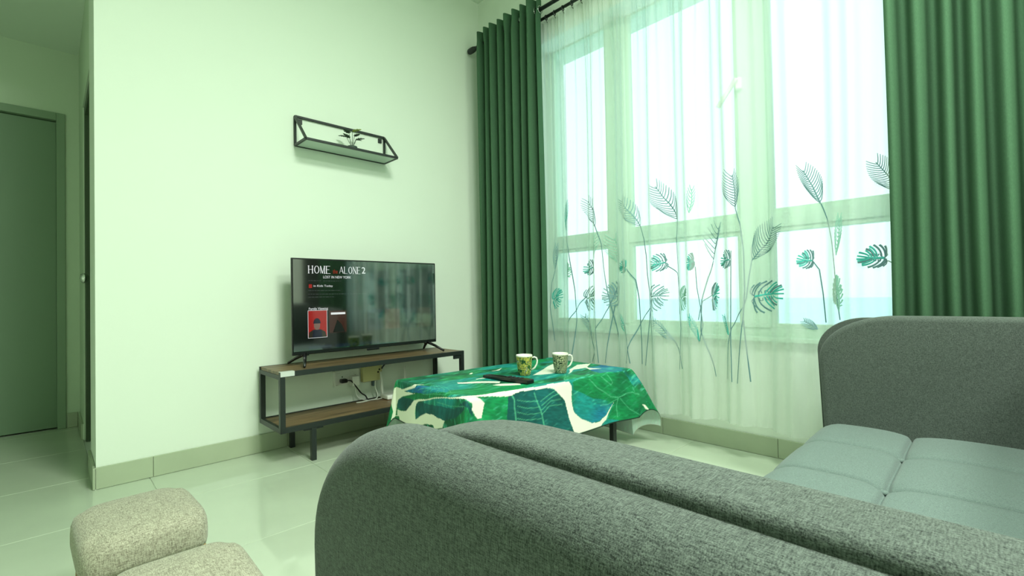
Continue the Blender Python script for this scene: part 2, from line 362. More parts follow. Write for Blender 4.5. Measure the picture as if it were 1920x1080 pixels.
# embroidery: threads lie on the room side of the voile; traced in the photo, stored on the cloth
M_thA = mat('thread_grey_teal', (98, 132, 134), .8, .1); M_thB = mat('thread_teal', (76, 176, 164), .7, .1); M_thC = mat('thread_slate', (124, 158, 160), .7, .1)
M_thD = mat('thread_pale', (140, 190, 172), .8, .1)
def on_sheer(p):
    w = at(p[0], p[1], 0, SX-.02); return (w.y, w.z)
class Stitch:
    def __init__(s): s.V = []; s.F = []
    def line(s, pts, w0, w1=None):
        """ribbon of thread along pixel points of the photo, widths in metres"""
        w1 = w0 if w1 is None else w1
        P = [on_sheer(p) for p in pts]; Q = []
        for i in range(len(P)-1):
            L = math.dist(P[i], P[i+1]); m_ = max(1, int(L/.012))
            for j in range(m_): Q.append((P[i][0]+(P[i+1][0]-P[i][0])*j/m_, P[i][1]+(P[i+1][1]-P[i][1])*j/m_))
        Q.append(P[-1]); b0 = len(s.V); N_ = len(Q)
        for i, (y, z) in enumerate(Q):
            a = Q[max(0, i-1)]; b = Q[min(N_-1, i+1)]; dy, dz = b[0]-a[0], b[1]-a[1]; L = math.hypot(dy, dz) or 1
            w = (w0+(w1-w0)*i/max(1, N_-1))/2; ny_, nz_ = -dz/L*w, dy/L*w
            for sg in (-1, 1):
                yy, zz = y+sg*ny_, z+sg*nz_; s.V.append((SX+sheer_off(yy, zz)-.0022, yy, zz))
            yy = y; s.V.append((SX+sheer_off(y, z)-.0042, y, z))
        for i in range(N_-1):
            q = b0+3*i; s.F += [(q, q+2, q+5, q+3), (q+2, q+1, q+4, q+5)]
    def done(s, name, m):
        if s.V: keep(mk(name, s.V, s.F, m, None, True), sheer)
def bez(p, c, q, n=6): return [((1-t)**2*p[0]+2*t*(1-t)*c[0]+t*t*q[0], (1-t)**2*p[1]+2*t*(1-t)*c[1]+t*t*q[1]) for t in [i/n for i in range(n+1)]]
def palm(base, tip, wl, wr, m, n=11, w=.0038, sk=.5):
    S = Stitch(); bx, by = base; tx, ty = tip; L = math.hypot(tx-bx, ty-by); ux, uy = (tx-bx)/L, (ty-by)/L; vx, vy = -uy, ux   # v: left of the axis pointing up is (-)
    S.line([base, ((bx+tx)/2+vx*.04*L, (by+ty)/2+vy*.04*L), tip], w*1.3, w*.7)
    for i in range(n):
        f = .04+.9*i/(n-1); px_, py_ = bx+ux*L*f, by+uy*L*f; e_ = (math.sin(PI*min(1, .22+f*.68))**.8)
        for sd, wd in ((-1, wl), (1, wr)):
            if wd <= 0: continue
            q = (px_+vx*sd*wd*e_+ux*L*sk*(.45+.35*(1-f)), py_+vy*sd*wd*e_+uy*L*sk*(.45+.35*(1-f)))
            c = (px_+vx*sd*wd*e_*.45+ux*L*sk*.1, py_+vy*sd*wd*e_*.45+uy*L*sk*.1)
            S.line(bez((px_, py_), c, q, 3), w*.9, w*.55)
    S.done('embroidered_frond', m)
def monstera(c, rx, ry, ang, m, m2, w=.0052, half=0):
    """c centre, half widths in pixels; ang = direction of the leaf tip in degrees (0 right, 90 up)"""
    S = Stitch(); S2 = Stitch(); a = math.radians(ang); ca, sa = math.cos(a), -math.sin(a)
    def P(u, v):
        x, y = u*ca+v*sa, u*sa-v*ca
        return (c[0]+x*rx, c[1]+y*ry)
    S2.line([P(-.75, 0), P(-.2, .05), P(.3, .03), P(.95, -.05)], w*1.5, w*.9)
    for sd in ((-1, 1) if not half else (half,)):
        strokes = ((-.86, -.30, .80), (-.76, -.02, .86), (-.52, .32, .84), (-.24, .66, .70), (.02, .90, .48), (.2, .98, .22)) if sd > 0 else \
                  ((-.80, -.72, 1.0), (-.78, -.38, 1.06), (-.56, 0, 1.02), (-.28, .27, .90), (-.05, .48, .68), (.25, .86, .34))
        for i, (u0, ue, ve) in enumerate(strokes):
            q0 = (u0, sd*.06); q2 = (ue, sd*ve); q1 = (u0*.62+ue*.38-.16, sd*ve*.72)
            (S2 if i in (3, 5) else S).line(bez(P(*q0), P(*q1), P(*q2), 5), w*.7, w*1.15)
            if i in (3, 4): S2.line(bez(P(u0+.12, sd*.05), P(q1[0]+.2, q1[1]*.7), P(ue+.02, sd*ve*.8), 4), w*1.0)
        for i in range(3):
            u0 = -.5+.28*i; S.line([P(u0, sd*.12), P(u0+.02, sd*.28), P(u0+.14, sd*.3), P(u0+.16, sd*.14)], w*.55)
        S.line([P(-.72, 0), P(-.92, sd*.25), P(-.85, sd*.5), P(-.66, sd*.72)], w*.7)
    S.done('embroidered_leaf', m); S2.done('embroidered_leaf', m2)
def stem(pts, w=.0042, m=None):
    S = Stitch(); S.line(pts, w); S.done('embroidered_stem', m or M_thA)
for b, t, wl, wr, m, n in (
    ((1061, 435), (1065, 384), 6, 5, M_thB, 9), ((1119, 426), (1097, 376), 17, 12, M_thA, 11), ((1194, 424), (1166, 376), 16, 15, M_thC, 11),
    ((1264, 411), (1229, 350), 22, 18, M_thA, 13), ((1330, 487), (1342, 425), 24, 3, M_thA, 7), ((1380, 390), (1373, 328), 26, 12, M_thA, 12),
    ((1405, 488), (1448, 424), 26, 20, M_thA, 14), ((1533, 379), (1503, 318), 12, 24, M_thA, 13), ((1683, 356), (1640, 302), 26, 26, M_thA, 14),
    ((1036, 506), (1039, 462), 6, 4, M_thC, 9), ((1156, 500), (1143, 446), 16, 9, M_thD, 9), ((1566, 478), (1572, 410), 7, 7, M_thD, 9),
    ((1294, 400), (1297, 355), 6, 6, M_thD, 7), ((1112, 485), (1118, 440), 10, 8, M_thD, 7)): palm(b, t, wl, wr, m, n)
for b, t, wl, wr, m in (((1103, 632), (1090, 594), 5, 5, M_thC), ((1176, 629), (1158, 592), 6, 6, M_thB), ((1257, 640), (1228, 600), 9, 6, M_thC),
                        ((1311, 640), (1295, 594), 5, 5, M_thB), ((1367, 628), (1352, 594), 6, 5, M_thB), ((1530, 618), (1506, 602), 9, 8, M_thC), ((1572, 584), (1566, 530), 7, 5, M_thD)):
    palm(b, t, wl, wr, m, 9, .0044, .4)
for c, rx, ry, ang, m, m2, hf in (
    ((1098, 503), 11, 15, 190, M_thA, M_thB, 0), ((1167, 500), 11, 14, 170, M_thB, M_thB, 0), ((1234, 494), 16, 17, 190, M_thA, M_thB, 0), ((1296, 493), 6, 16, 200, M_thA, M_thB, 0),
    ((1358, 488), 14, 18, 185, M_thA, M_thB, 0), ((1509, 487), 15, 19, 175, M_thA, M_thB, 0), ((1635, 482), 28, 23, 178, M_thA, M_thB, 0), ((1040, 557), 9, 19, 20, M_thB, M_thB, 0),
    ((1103, 557), 15, 24, 10, M_thC, M_thD, 0), ((1143, 553), 15, 25, 170, M_thC, M_thC, 0), ((1232, 556), 20, 26, 5, M_thC, M_thC, 0), ((1335, 553), 9, 27, 10, M_thA, M_thB, 0),
    ((1436, 553), 35, 31, 8, M_thA, M_thB, 0), ((1279, 556), 9, 24, 10, M_thD, M_thD, 0), ((1568, 545), 11, 30, 80, M_thD, M_thD, 0), ((1068, 506), 5, 14, 80, M_thD, M_thD, 0)):
    monstera(c, rx, ry, ang, m, m2, 0.0070 if rx > 25 else .0052, hf)
for pts in (
    [(1061, 435), (1069, 465), (1073, 505), (1077, 545), (1080, 600), (1075, 664)], [(1119, 426), (1127, 458), (1131, 500), (1137, 545), (1143, 588), (1155, 664)],
    [(1194, 424), (1201, 447), (1205, 480), (1207, 515), (1211, 547), (1214, 610), (1224, 692)], [(1264, 411), (1259, 445), (1262, 480), (1266, 519), (1269, 580), (1272, 616), (1266, 695)],
    [(1330, 488), (1322, 520), (1315, 563), (1314, 620), (1336, 708)], [(1380, 390), (1389, 420), (1394, 470), (1396, 540), (1395, 590), (1383, 719)], [(1371, 470), (1371, 560), (1371, 640), (1373, 716)],
    [(1405, 488), (1401, 520), (1398, 560), (1395, 575), (1372, 616), (1366, 645), (1362, 711)], [(1534, 379), (1546, 410), (1556, 450), (1562, 500), (1568, 560), (1574, 600)],
    [(1036, 507), (1031, 530), (1029, 575), (1036, 640)], [(1156, 500), (1150, 530), (1138, 579), (1118, 620), (1105, 679)], [(1106, 510), (1113, 530), (1117, 560), (1120, 620), (1125, 680)],
    [(1178, 504), (1188, 525), (1192, 560), (1196, 640), (1197, 684)], [(1248, 498), (1262, 512), (1268, 545), (1269, 590)], [(1520, 487), (1532, 505), (1538, 550), (1543, 606)], [(1662, 488), (1684, 498)],
    [(1092, 555), (1075, 590), (1064, 615), (1064, 668)], [(1213, 577), (1195, 605), (1181, 650), (1176, 681)], [(1329, 552), (1316, 565), (1309, 600)], [(1103, 632), (1113, 679)], [(1176, 629), (1184, 681)],
    [(1257, 640), (1270, 672), (1275, 693)], [(1145, 572), (1140, 625), (1134, 681)], [(1395, 600), (1398, 640), (1405, 717)], [(1213, 575), (1208, 640), (1204, 687)], [(1303, 500), (1306, 540), (1313, 575), (1317, 610), (1312, 640)]):
    stem(pts)

# ------------------------------------------------------------------ TV stand
st = thing('tv_stand', (-1.205, -.2, 0), 'low black metal TV stand with two brown wood boards', 'tv stand')
X0, X1, Y0, Y1 = -1.79, -.625, -.36, -.03
def K(o, root=st): return keep(o, root)
K(box('top_board', X0+.004, X1-.004, Y0+.018, Y1-.018, .452, .474, M_wood, bev=.001, seg=1)); K(box('shelf_board', X0+.018, X1-.018, Y0+.018, Y1-.018, .176, .192, M_wood, bev=.001, seg=1))
for z in (.462, .182):
    h = .026
    for yy in (Y0+.009, Y1-.009): K(box('rail', X0, X1, yy-.009, yy+.009, z-h/2, z+h/2-(.0 if z < .3 else .0), M_black, bev=.001, seg=1))
    for xx in (X0+.009, X1-.009): K(box('rail', xx-.009, xx+.009, Y0+.018, Y1-.018, z-h/2-(.012 if z > .3 else 0), z+h/2-(.016 if z > .3 else 0), M_black, bev=.001, seg=1))
for xx in (X0+.0125, X1-.0125):
    for yy in (Y0+.0125, Y1-.0125): K(box('post', xx-.0125, xx+.0125, yy-.0125, yy+.0125, .17, .449, M_black, bev=.001, seg=1))
for xx in (-1.625, -.79):
    for yy in (Y0+.013, Y1-.013):
        K(box('leg', xx-.0125, xx+.0125, yy-.0125, yy+.0125, 0, .169, M_black, bev=.001, seg=1))
    K(box('leg_brace', xx-.05, xx+.05, Y0+.006, Y0+.02, .16, .17, M_black))
sb = bmesh.new(); add_box(sb, X0+.002, X0+.07, Y0-.001, Y0+.03, .4745, .4765, .0005, None, 1); add_box(sb, X0+.002, X0+.07, Y0-.0012, Y0+.0, .452, .4765, .0003, None, 1)
o = K(bmobj('corner_bracket', sb, mat('bare_metal', (205, 210, 204), .4, .5))); o['label'] = 'pale bare metal corner bracket'
for xx, yy, s in ((X1-.03, Y0+.01, 1),): K(box('corner_brace', xx-.05, xx+.005, yy-.004, yy+.006, .425, .450, M_black))

# ------------------------------------------------------------------ television
TY = -.187
tv = thing('television', (-1.2, TY, .475), 'black flat screen TV on splayed feet showing a film menu', 'television')
tx0, tx1, tz0, tz1 = -1.671, -.729, .533, 1.066
M_scr = mat('screen_glass', (4, 6, 6), .06, .5); M_scr.node_tree.nodes['Principled BSDF'].inputs['IOR'].default_value = 3.0
K(box('back_shell', tx0+.01, tx1-.01, TY+.006, TY+.04, tz0+.01, tz1-.01, M_blackp, bev=.01), tv)
K(box('bezel', tx0, tx1, TY-.004, TY+.010, tz0, tz1, M_blackp, bev=.003), tv)
K(box('screen', tx0+.008, tx1-.008, TY-.0052, TY-.004, tz0+.02, tz1-.008, M_scr), tv)
K(box('logo_bump', -1.235, -1.155, TY-.006, TY+.004, tz0-.012, tz0+.001, M_blackp, bev=.003), tv)
for cx, s in ((-1.60, -1), (-.80, 1)):
    bm = bmesh.new()
    for yy, dx in ((-.305, -.045), (-.070, -.055)):
        a = Vector((cx, TY+.003, tz0+.004)); b = Vector((cx+s*.05, yy, .4825)); V, Fc = tube_geo([a, (a+b)/2+Vector((0, 0, .004)), b], [.010, .009, .007], 8)
        vs = [bm.verts.new(v) for v in V]; [bm.faces.new([vs[i] for i in f_]) for f_ in Fc]
    add_box(bm, cx-.02, cx+.02, TY-.004, TY+.012, tz0-.006, tz0+.006, .002)
    K(bmobj('tv_foot', bm, M_blackp, None, True), tv)
# picture on the screen: flat print that gives off light
def glow(name, c, s):
    m, b, N = base_mat(name); b.inputs['Base Color'].default_value = (.002, .002, .002, 1); b.inputs['Roughness'].default_value = .06; b.inputs['IOR'].default_value = 3.0
    b.inputs['Emission Color'].default_value = (*lin(c), 1); b.inputs['Emission Strength'].default_value = s; return m
G_white = glow('screen_white', (215, 220, 218), .5); G_dim = glow('screen_dim', (90, 96, 96), .2); G_red = glow('screen_red', (180, 16, 22), .3); G_red2 = glow('screen_brick', (110, 36, 28), .1)
G_blue = glow('screen_blue', (14, 30, 74), .1); G_skin = glow('screen_peach', (190, 150, 132), .15); G_navy = glow('screen_navy', (20, 26, 66), .15); G_pale = glow('screen_pale', (40, 62, 70), .1); G_cream = glow('screen_cream', (90, 82, 60), .1)
def scr(px, py): w = at(px, py, 1, TY-.0055); return (w.x, w.z)
def quad(bm, p, q, dy=0):
    x0, z1 = scr(*p); x1, z0 = scr(*q); y = TY-.0056-dy
    vs = [bm.verts.new(v) for v in ((x0, y, z0), (x1, y, z0), (x1, y, z1), (x0, y, z1))]; bm.faces.new(vs)
def rect(name, x0, x1, z0, z1, m, dy=0):
    y = TY-.0056-dy; return K(mk(name, [(x0, y, z0), (x1, y, z0), (x1, y, z1), (x0, y, z1)], [(0, 1, 2, 3)], m), tv)
def text(name, body, x0, x1, z0, z1, m, dy=.0002):
    cu = bpy.data.curves.new('t', 'FONT'); cu.body = body; to = bpy.data.objects.new('t', cu); COL.objects.link(to)
    dg = bpy.context.evaluated_depsgraph_get(); me = bpy.data.meshes.new_from_object(to.evaluated_get(dg)); bpy.data.objects.remove(to)
    c = np.empty(len(me.vertices)*3); me.vertices.foreach_get('co', c); c = c.reshape(-1, 3); lo, hi = c.min(0), c.max(0)
    n = np.empty_like(c); n[:, 0] = x0+(c[:, 0]-lo[0])/(hi[0]-lo[0])*(x1-x0); n[:, 1] = TY-.0056-dy; n[:, 2] = z0+(c[:, 1]-lo[1])/(hi[1]-lo[1])*(z1-z0)
    me.vertices.foreach_set('co', n.ravel()); me.materials.clear(); me.update(); o = link(name, me, m); o.data.name = name; return K(o, tv)
# serif capitals as thick and thin strokes on a unit cell (x, y in 0..1)
GL = {'H': [('v', .14, 0, 1, 1), ('v', .78, 0, 1, 1), ('h', .14, .9, .5, 0)], 'O': [('o',)], 'M': [('d', .14, 0, .14, 1, 0), ('d', .14, 1, .48, 0, 1), ('d', .48, 0, .82, 1, 0), ('v', .82, 0, 1, 1)],
      'E': [('v', .16, 0, 1, 1), ('h', .16, .82, 1, 0), ('h', .16, .66, .52, 0), ('h', .16, .86, 0, 0)], 'A': [('d', .06, 0, .46, 1, 0), ('d', .46, 1, .88, 0, 1), ('h', .2, .7, .34, 0)],
      'L': [('v', .16, 0, 1, 1), ('h', .16, .86, 0, 0)], 'N': [('v', .16, 0, 1, 0), ('d', .16, 1, .84, 0, 1), ('v', .84, 0, 1, 0)]}
def serif(name, word, x0, x1, z0, z1, m):
    bm = bmesh.new(); n = len(word); cw = (x1-x0)/n; y = TY-.0058; H = z1-z0
    def seg(a, b, w):
        a = Vector(a); b = Vector(b); d = (b-a).normalized(); q = Vector((-d.y, d.x))*w/2
        bm.faces.new([bm.verts.new((p.x, y, p.y)) for p in (a-q, b-q, b+q, a+q)])
    for i, ch in enumerate(word):
        ox = x0+i*cw; tk, tn = cw*.15, cw*.06
        X = lambda u: ox+u*cw*1.0
        Z = lambda v: z0+v*H
        for g in GL[ch]:
            if g[0] == 'v':
                seg((X(g[1]), Z(g[2])), (X(g[1]), Z(g[3])), tk if g[4] else tn)
                for e_ in (0, 1): seg((X(g[1]-.14), Z(e_)), (X(g[1]+.14), Z(e_)), tn)
            elif g[0] == 'h': seg((X(g[1]), Z(g[3])), (X(g[2]), Z(g[3])), tn*1.1)
            elif g[0] == 'd': seg((X(g[1]), Z(g[2])), (X(g[3]), Z(g[4])), tk if g[5] else tn)
            else:
                for j in range(20):
                    a, b = 2*PI*j/20, 2*PI*(j+1)/20; vs = []
                    for t in (a, b):
                        vs.append((X(.5+.44*math.cos(t)), Z(.5+.52*math.sin(t)))); vs.append((X(.5+.29*math.cos(t)), Z(.5+.46*math.sin(t))))
                    bm.faces.new([bm.verts.new((p[0], y, p[1])) for p in (vs[0], vs[1], vs[3], vs[2])])
    me = bpy.data.meshes.new(name); bm.to_mesh(me); bm.free(); return K(link(name, me, m), tv)
x, z = scr(577, 498); x2, z2 = scr(621, 513); serif('title_text', 'HOME', x, x2, z2, z, G_white)
xa, za = scr(636, 500); xb, zb = scr(677, 513.5); serif('title_text', 'ALONE', xa, xb, zb, za, G_white)
xc, zc = scr(678, 501); xd, zd = scr(685, 513); text('title_text', '2', xc, xd, zd, zc, G_white)
xc, zc = scr(624, 505); xd, zd = scr(633, 513); text('title_text', 'the', xc, xd, zd, zc, G_red)
xc, zc = scr(606, 517); xd, zd = scr(658, 522.5); text('subtitle_text', 'LOST IN NEW YORK', xc, xd, zd, zc, G_white)
xc, zc = scr(579, 533); xd, zd = scr(585, 540); rect('badge', xc, xd, zd, zc, G_red)
xc, zc = scr(588, 534); xd, zd = scr(624, 539); text('menu_text', 'in Kids Today', xc, xd, zd, zc, G_white)
for (xa, xb, yy) in ((578, 602, 527), (606, 640, 527.5), (578, 640, 545), (578, 688, 551), (578, 627, 557)):
    # small print, too small to read
    bm = bmesh.new(); xx, z0 = scr(xa, yy+1.6); xe, z1 = scr(xb, yy-1.2)
    while xx < xe:
        w = random.uniform(.006, .02); y = TY-.0057; z_ = z1-.004
        bm.faces.new([bm.verts.new(v) for v in ((xx, y, z_), (min(xx+w, xe), y, z_), (min(xx+w, xe), y, z_+.004), (xx, y, z_+.004))]); xx += w+.005
    me = bpy.data.meshes.new('small_print'); bm.to_mesh(me); bm.free(); K(link('small_print', me, G_dim), tv)
xc, zc = scr(579, 577); xd, zd = scr(615, 581.5); text('menu_text', 'Family Viewing', xc, xd, zd, zc, G_white)
zt = scr(578, 583)[1]; zb = scr(578, 634)[1]; dz = zt-zb; wp = dz*.69; gp = .014; xp = scr(578, 600)[0]
rect('poster', xp-.002, xp+wp+.002, zb-.002, zt+.002, G_white); rect('poster', xp, xp+wp, zb, zt, G_red, .0002)
def blob(name, pts, m, dy): K(mk(name, [(a, TY-.0056-dy, b) for a, b in pts], [tuple(range(len(pts)))], m), tv)
cxp = xp+wp*.46; ell = lambda cx, cz, rx, rz, n=20: [(cx+rx*math.cos(2*PI*i/n), cz+rz*math.sin(2*PI*i/n)) for i in range(n)]
blob('poster_figure', [(cxp-wp*.46, zb), (cxp+wp*.53, zb), (cxp+wp*.45, zb+dz*.2), (cxp+wp*.2, zb+dz*.3), (cxp-wp*.2, zb+dz*.3), (cxp-wp*.42, zb+dz*.2)], G_cream, .0004)
blob('poster_figure', [(cxp-wp*.25, zb), (cxp+wp*.28, zb), (cxp+wp*.24, zb+dz*.28), (cxp-wp*.2, zb+dz*.28)], G_navy, .0006)
blob('poster_figure', ell(cxp, zb+dz*.45, wp*.17, dz*.17), G_skin, .0008); blob('poster_figure', [p for p in ell(cxp, zb+dz*.52, wp*.2, dz*.2) if p[1] >= zb+dz*.5], G_navy, .001)
xq = xp+wp+gp
for i, m in enumerate((G_red2, G_pale, G_blue, G_red2, G_pale, G_cream)):
    a, b = xq+i*(wp+gp), min(xq+i*(wp+gp)+wp, tx1-.012)
    if a > tx1-.03: break
    rect('poster', a, b, zb+.02, zt-.004, m)
    if i == 0: blob('poster_figure', [(a+wp*.2, zb+.022), (b-wp*.1, zb+.022), (b-wp*.3, zb+dz*.45), (a+wp*.45, zb+dz*.62)], M_blackp, .0003)
    if i == 0: rect('poster_title', a+.01, b-.008, zt-.026, zt-.014, G_white, .0003)
for i in range(3): rect('poster', xp+i*.15, xp+i*.15+.13, tz0+.026, zb-.045, G_blue)

# ------------------------------------------------------------------ wall shelf with a little plant
ws = thing('wall_shelf', (-1.288, 0, 1.742), 'black triangular wire frame wall shelf above the television', 'shelf')
a0, a1, zb_, zt_, yf, yb = -1.577, -.998, 1.742, 1.913, -.172, -.008; bw = .013
P = {'bl': (a0, yb, zb_), 'br': (a1, yb, zb_), 'tl': (a0, yb, zt_), 'tr': (a1, yb, zt_), 'fl': (a0, yf, zb_), 'fr': (a1, yf, zb_)}
for p, q in (('bl', 'br'), ('tl', 'tr'), ('bl', 'tl'), ('br', 'tr'), ('fl', 'fr'), ('bl', 'fl'), ('br', 'fr'), ('tl', 'fl'), ('tr', 'fr')): K(bar('frame_bar', P[p], P[q], bw, M_black), ws)
K(box('shelf_plate', a0+.006, a1-.006, yf+.006, yb-.006, zb_-.003, zb_+.003, M_glassy), ws)
for xx in (a0+.03, a1-.03): K(box('wall_bracket', xx-.012, xx+.012, -.008, 0, zt_-.04, zt_-.012, M_black), ws)
pl = thing('potted_plant', (-1.262, -.085, zb_+.003), 'tiny potted plant with dark split leaves inside the wall shelf', 'plant')
M_pot = mat('dark_pot', (66, 84, 74), .5, .4); M_leafd = mat('dark_leaf', (36, 62, 40), .5, .4, var=.2, vscale=30); M_leafy = mat('yellow_green_leaf', (150, 168, 40), .5, .4, var=.15, vscale=30)
K(lathe('pot', [(.001, 0), (.024, 0), (.030, .03), (.030, .036), (.026, .036), (.025, .028), (.001, .028)], M_pot, None, 20, (-1.262, -.085, zb_+.003)), pl)
def split_leaf(c, d, L, Wd, m, cup=.2):
    """leaf blade with notched sides; d = direction of the tip"""
    d = Vector(d).normalized(); s = d.cross(Vector((0, 0, 1))).normalized(); n = s.cross(d); V = []; top = []; bot = []
    N_ = 13
    for i in range(N_):
        f = i/(N_-1); w = Wd*(math.sin(PI*min(1, f**.7))**.8)*(1 if i % 3 else .45)
        p = Vector(c)+d*L*f+n*(-cup*L*(f-.4)**2)
        top.append(p+s*w); bot.append(p-s*w); V.append(p+n*.0015)
    VV = []; Fc = []
    for i in range(N_): VV += [top[i], V[i], bot[i]]
    for i in range(N_-1): Fc += [(3*i, 3*i+1, 3*i+4, 3*i+3), (3*i+1, 3*i+2, 3*i+5, 3*i+4)]
    o = mk('leaf', VV, Fc, m, None, False); sm = o.modifiers.new('t', 'SOLIDIFY'); sm.thickness = .0012; return K(o, pl)
for (dx, dy, dz_, L, Wd, m) in ((-.045, -.01, .085, .05, .017, M_leafd), (-.03, .0, .06, .045, .015, M_leafd), (-.05, .02, .07, .04, .013, M_leafd), (.035, -.01, .055, .045, .015, M_leafd), (.055, .01, .062, .035, .011, M_leafd), (.005, 0, .105, .048, .016, M_leafy), (.01, -.02, .07, .04, .013, M_leafd)):
    b = Vector((-1.262, -.085, zb_+.03)); t = b+Vector((dx*.55, dy, dz_)); K(tube('stem', [b, (b+t)/2+Vector((dx*.1, 0, .008)), t], .0014, M_leafd, None, 6), pl)
    split_leaf(t, (dx+.004, dy*2-.01, .008 if m is M_leafd else .003), L*1.2, Wd*1.25, m)

# ------------------------------------------------------------------ sockets, cables, router
so = thing('double_socket', (-1.28, -.004, .345), 'white double wall socket under the television stand top', 'socket')
K(box('plate', -1.366, -1.198, -.012, 0, .303, .392, M_white, bev=.003), so)
for i in range(2):
    K(box('rocker_switch', -1.345+i*.085, -1.325+i*.085, -.016, -.011, .355, .378, M_white, bev=.002), so)
    bm = bmesh.new(); cx = -1.312+i*.085
    for hx, hz in ((0, .352), (-.011, .33), (.011, .33)): add_box(bm, cx-.003+hx, cx+.003+hx, -.0125, -.0115, hz-.004, hz+.004)
    K(bmobj('socket_holes', bm, M_blackp), so)
K(box('side_plate', -1.368, -1.361, -.03, -.001, .30, .392, M_white, bev=.001), so)
ad = tag(box('power_adapter', -1.268, -1.222, -.062, -.0125, .293, .355, M_white, bev=.004), 'white cube power adapter plugged into the double socket', 'adapter')
jb = thing('junction_box', (-1.12, 0, .35), 'yellowed square junction box on the wall behind the router', 'junction box')
K(box('cover', -1.186, -1.052, -.035, 0, .303, .403, M_beige, bev=.004), jb); K(box('terminal', -1.115, -1.098, -.03, -.006, .268, .304, mat('cable_clip', (90, 110, 116), .5), bev=.002), jb)
for hx, hz in ((-1.072, .372), (-1.081, .356)): K(lathe('knockout', [(.001, 0), (.006, 0), (.006, .002), (.001, .002)], M_blackp, None, 12, (hx, -.0365, hz), 'y'), jb)
def cable(name, pts, r, m, label, cat='cable'):
    Q = []; P_ = [Vector(p) for p in pts]
    for i in range(len(P_)-1):
        p0, p1, p2, p3 = P_[max(0, i-1)], P_[i], P_[i+1], P_[min(len(P_)-1, i+2)]
        for j in range(6):
            t = j/6; Q.append(.5*((2*p1)+(p2-p0)*t+(2*p0-5*p1+4*p2-p3)*t*t+(3*p1-p0-3*p2+p3)*t**3))
    Q.append(P_[-1]); return tag(tube(name, Q, r, m, None, 8), label, cat)
pc = thing('power_cable', (-1.32, -.02, .33), 'black power cable looping from the socket down to the shelf board', 'cable')
K(box('plug', -1.332, -1.292, -.05, -.0125, .318, .342, M_blackp, bev=.006), pc)
cb = cable('cord', [(-1.296, -.045, .331), (-1.275, -.055, .327), (-1.25, -.06, .295), (-1.215, -.065, .245), (-1.19, -.07, .225), (-1.178, -.08, .2), (-1.165, -.09, .198)], .0042, M_blackp, '', '')
del cb['label'], cb['category']; keep(cb, pc)
cable('coaxial_cable', [(-1.02, -.12, .445), (-1.035, -.07, .42), (-1.05, -.045, .39), (-1.058, -.04, .375)], .005, M_blackp, 'short black cable dropping behind the stand top to the yellowed box')
cable('white_cable', [(-1.1, -.03, .3), (-1.11, -.05, .26), (-1.1, -.06, .22), (-1.12, -.08, .197), (-1.17, -.09, .196), (-1.22, -.1, .196), (-1.26, -.09, .196)], .004, M_white, 'thin white cable running along the shelf board to the router')
cb2 = cable('adapter_cable', [(-1.245, -.05, .293), (-1.243, -.05, .262), (-1.23, -.055, .22), (-1.19, -.075, .198), (-1.13, -.1, .196), (-1.09, -.1, .197)], .0025, M_white, 'thin white lead hanging from the cube power adapter')
rt = thing('wifi_router', (-.98, -.11, .192), 'white router with upright antennas on the stand shelf behind the table', 'router')
K(box('case', -1.09, -.86, -.17, -.07, .194, .222, M_white, bev=.008), rt)
for xx in (-1.075, -.9):
    V, Fc = tube_geo([(xx, -.075, .215), (xx-.002, -.072, .28), (xx-.006, -.07, .362 if xx < -1 else .375)], [.009, .0085, .0065], 12); K(mk('antenna', V, Fc, M_white, None, True), rt)

# ------------------------------------------------------------------ coffee table, its cloth and what lies on it
TC = Vector((-.842, -1.087, 0)); TR = math.radians(-4.7); TA, TB, TZ = .535, .305, .422
tb = thing('coffee_table', (TC.x, TC.y, 0), 'black legged coffee table hidden under a leaf print cloth', 'table', None, TR)
box('table_top', -TA+.003, TA-.003, -TB+.003, TB-.003, TZ-.03, TZ-.002, M_black, tb, .004)
for sx_ in (-1, 1):
    for sy_ in (-1, 1): box('leg', sx_*(TA-.08)-.014, sx_*(TA-.08)+.014, sy_*(TB-.05)-.014, sy_*(TB-.05)+.014, 0, TZ-.03, M_black, tb, .002)
#<CLOTH>
DL, DR, DF, DB = .205, .385, .275, .25         # overhang at the left, right, front and back
def cloth_xyz(u, v):
    """u, v: distances on the flat cloth from the table's centre -> position in the table's frame"""
    cx = np.clip(u, -TA, TA); cy = np.clip(v, -TB, TB); ou = u-cx; ov = v-cy; L = np.hypot(ou, ov)
    ph = np.arctan2(np.abs(ov), np.abs(ou)); s2 = np.sin(2*ph); L = L*(1-.26*np.maximum(s2, 0)*(u > 0)); L = L*np.where(v > TB, 1-.78*np.clip((u+.42)/.35, 0, 1), 1)
    fl = .07+(.15+.14*(u > 0))*np.maximum(s2, 0)**1.3 + .035*np.sin(u*9.0+v*11+1)*np.minimum(1, L/.1)
    fl = fl + .30*np.exp(-((u-(TA-.0))/.10)**2)*(v < -TB)*np.clip(L/.2, 0, 1)*.5
    dx = np.where(L > 1e-9, ou/np.maximum(L, 1e-9), 0); dy = np.where(L > 1e-9, ov/np.maximum(L, 1e-9), 0)
    r = .012; h = L*np.sin(fl)+r*(1-np.exp(-L/r)); z = TZ+.003-(L-r*(1-np.exp(-L/r)))*np.cos(fl)
    z = z+.0016*np.sin(u*23+v*7)*np.sin(v*19-u*5)*(L < 1e-9)
    return cx+dx*h, cy+dy*h, z
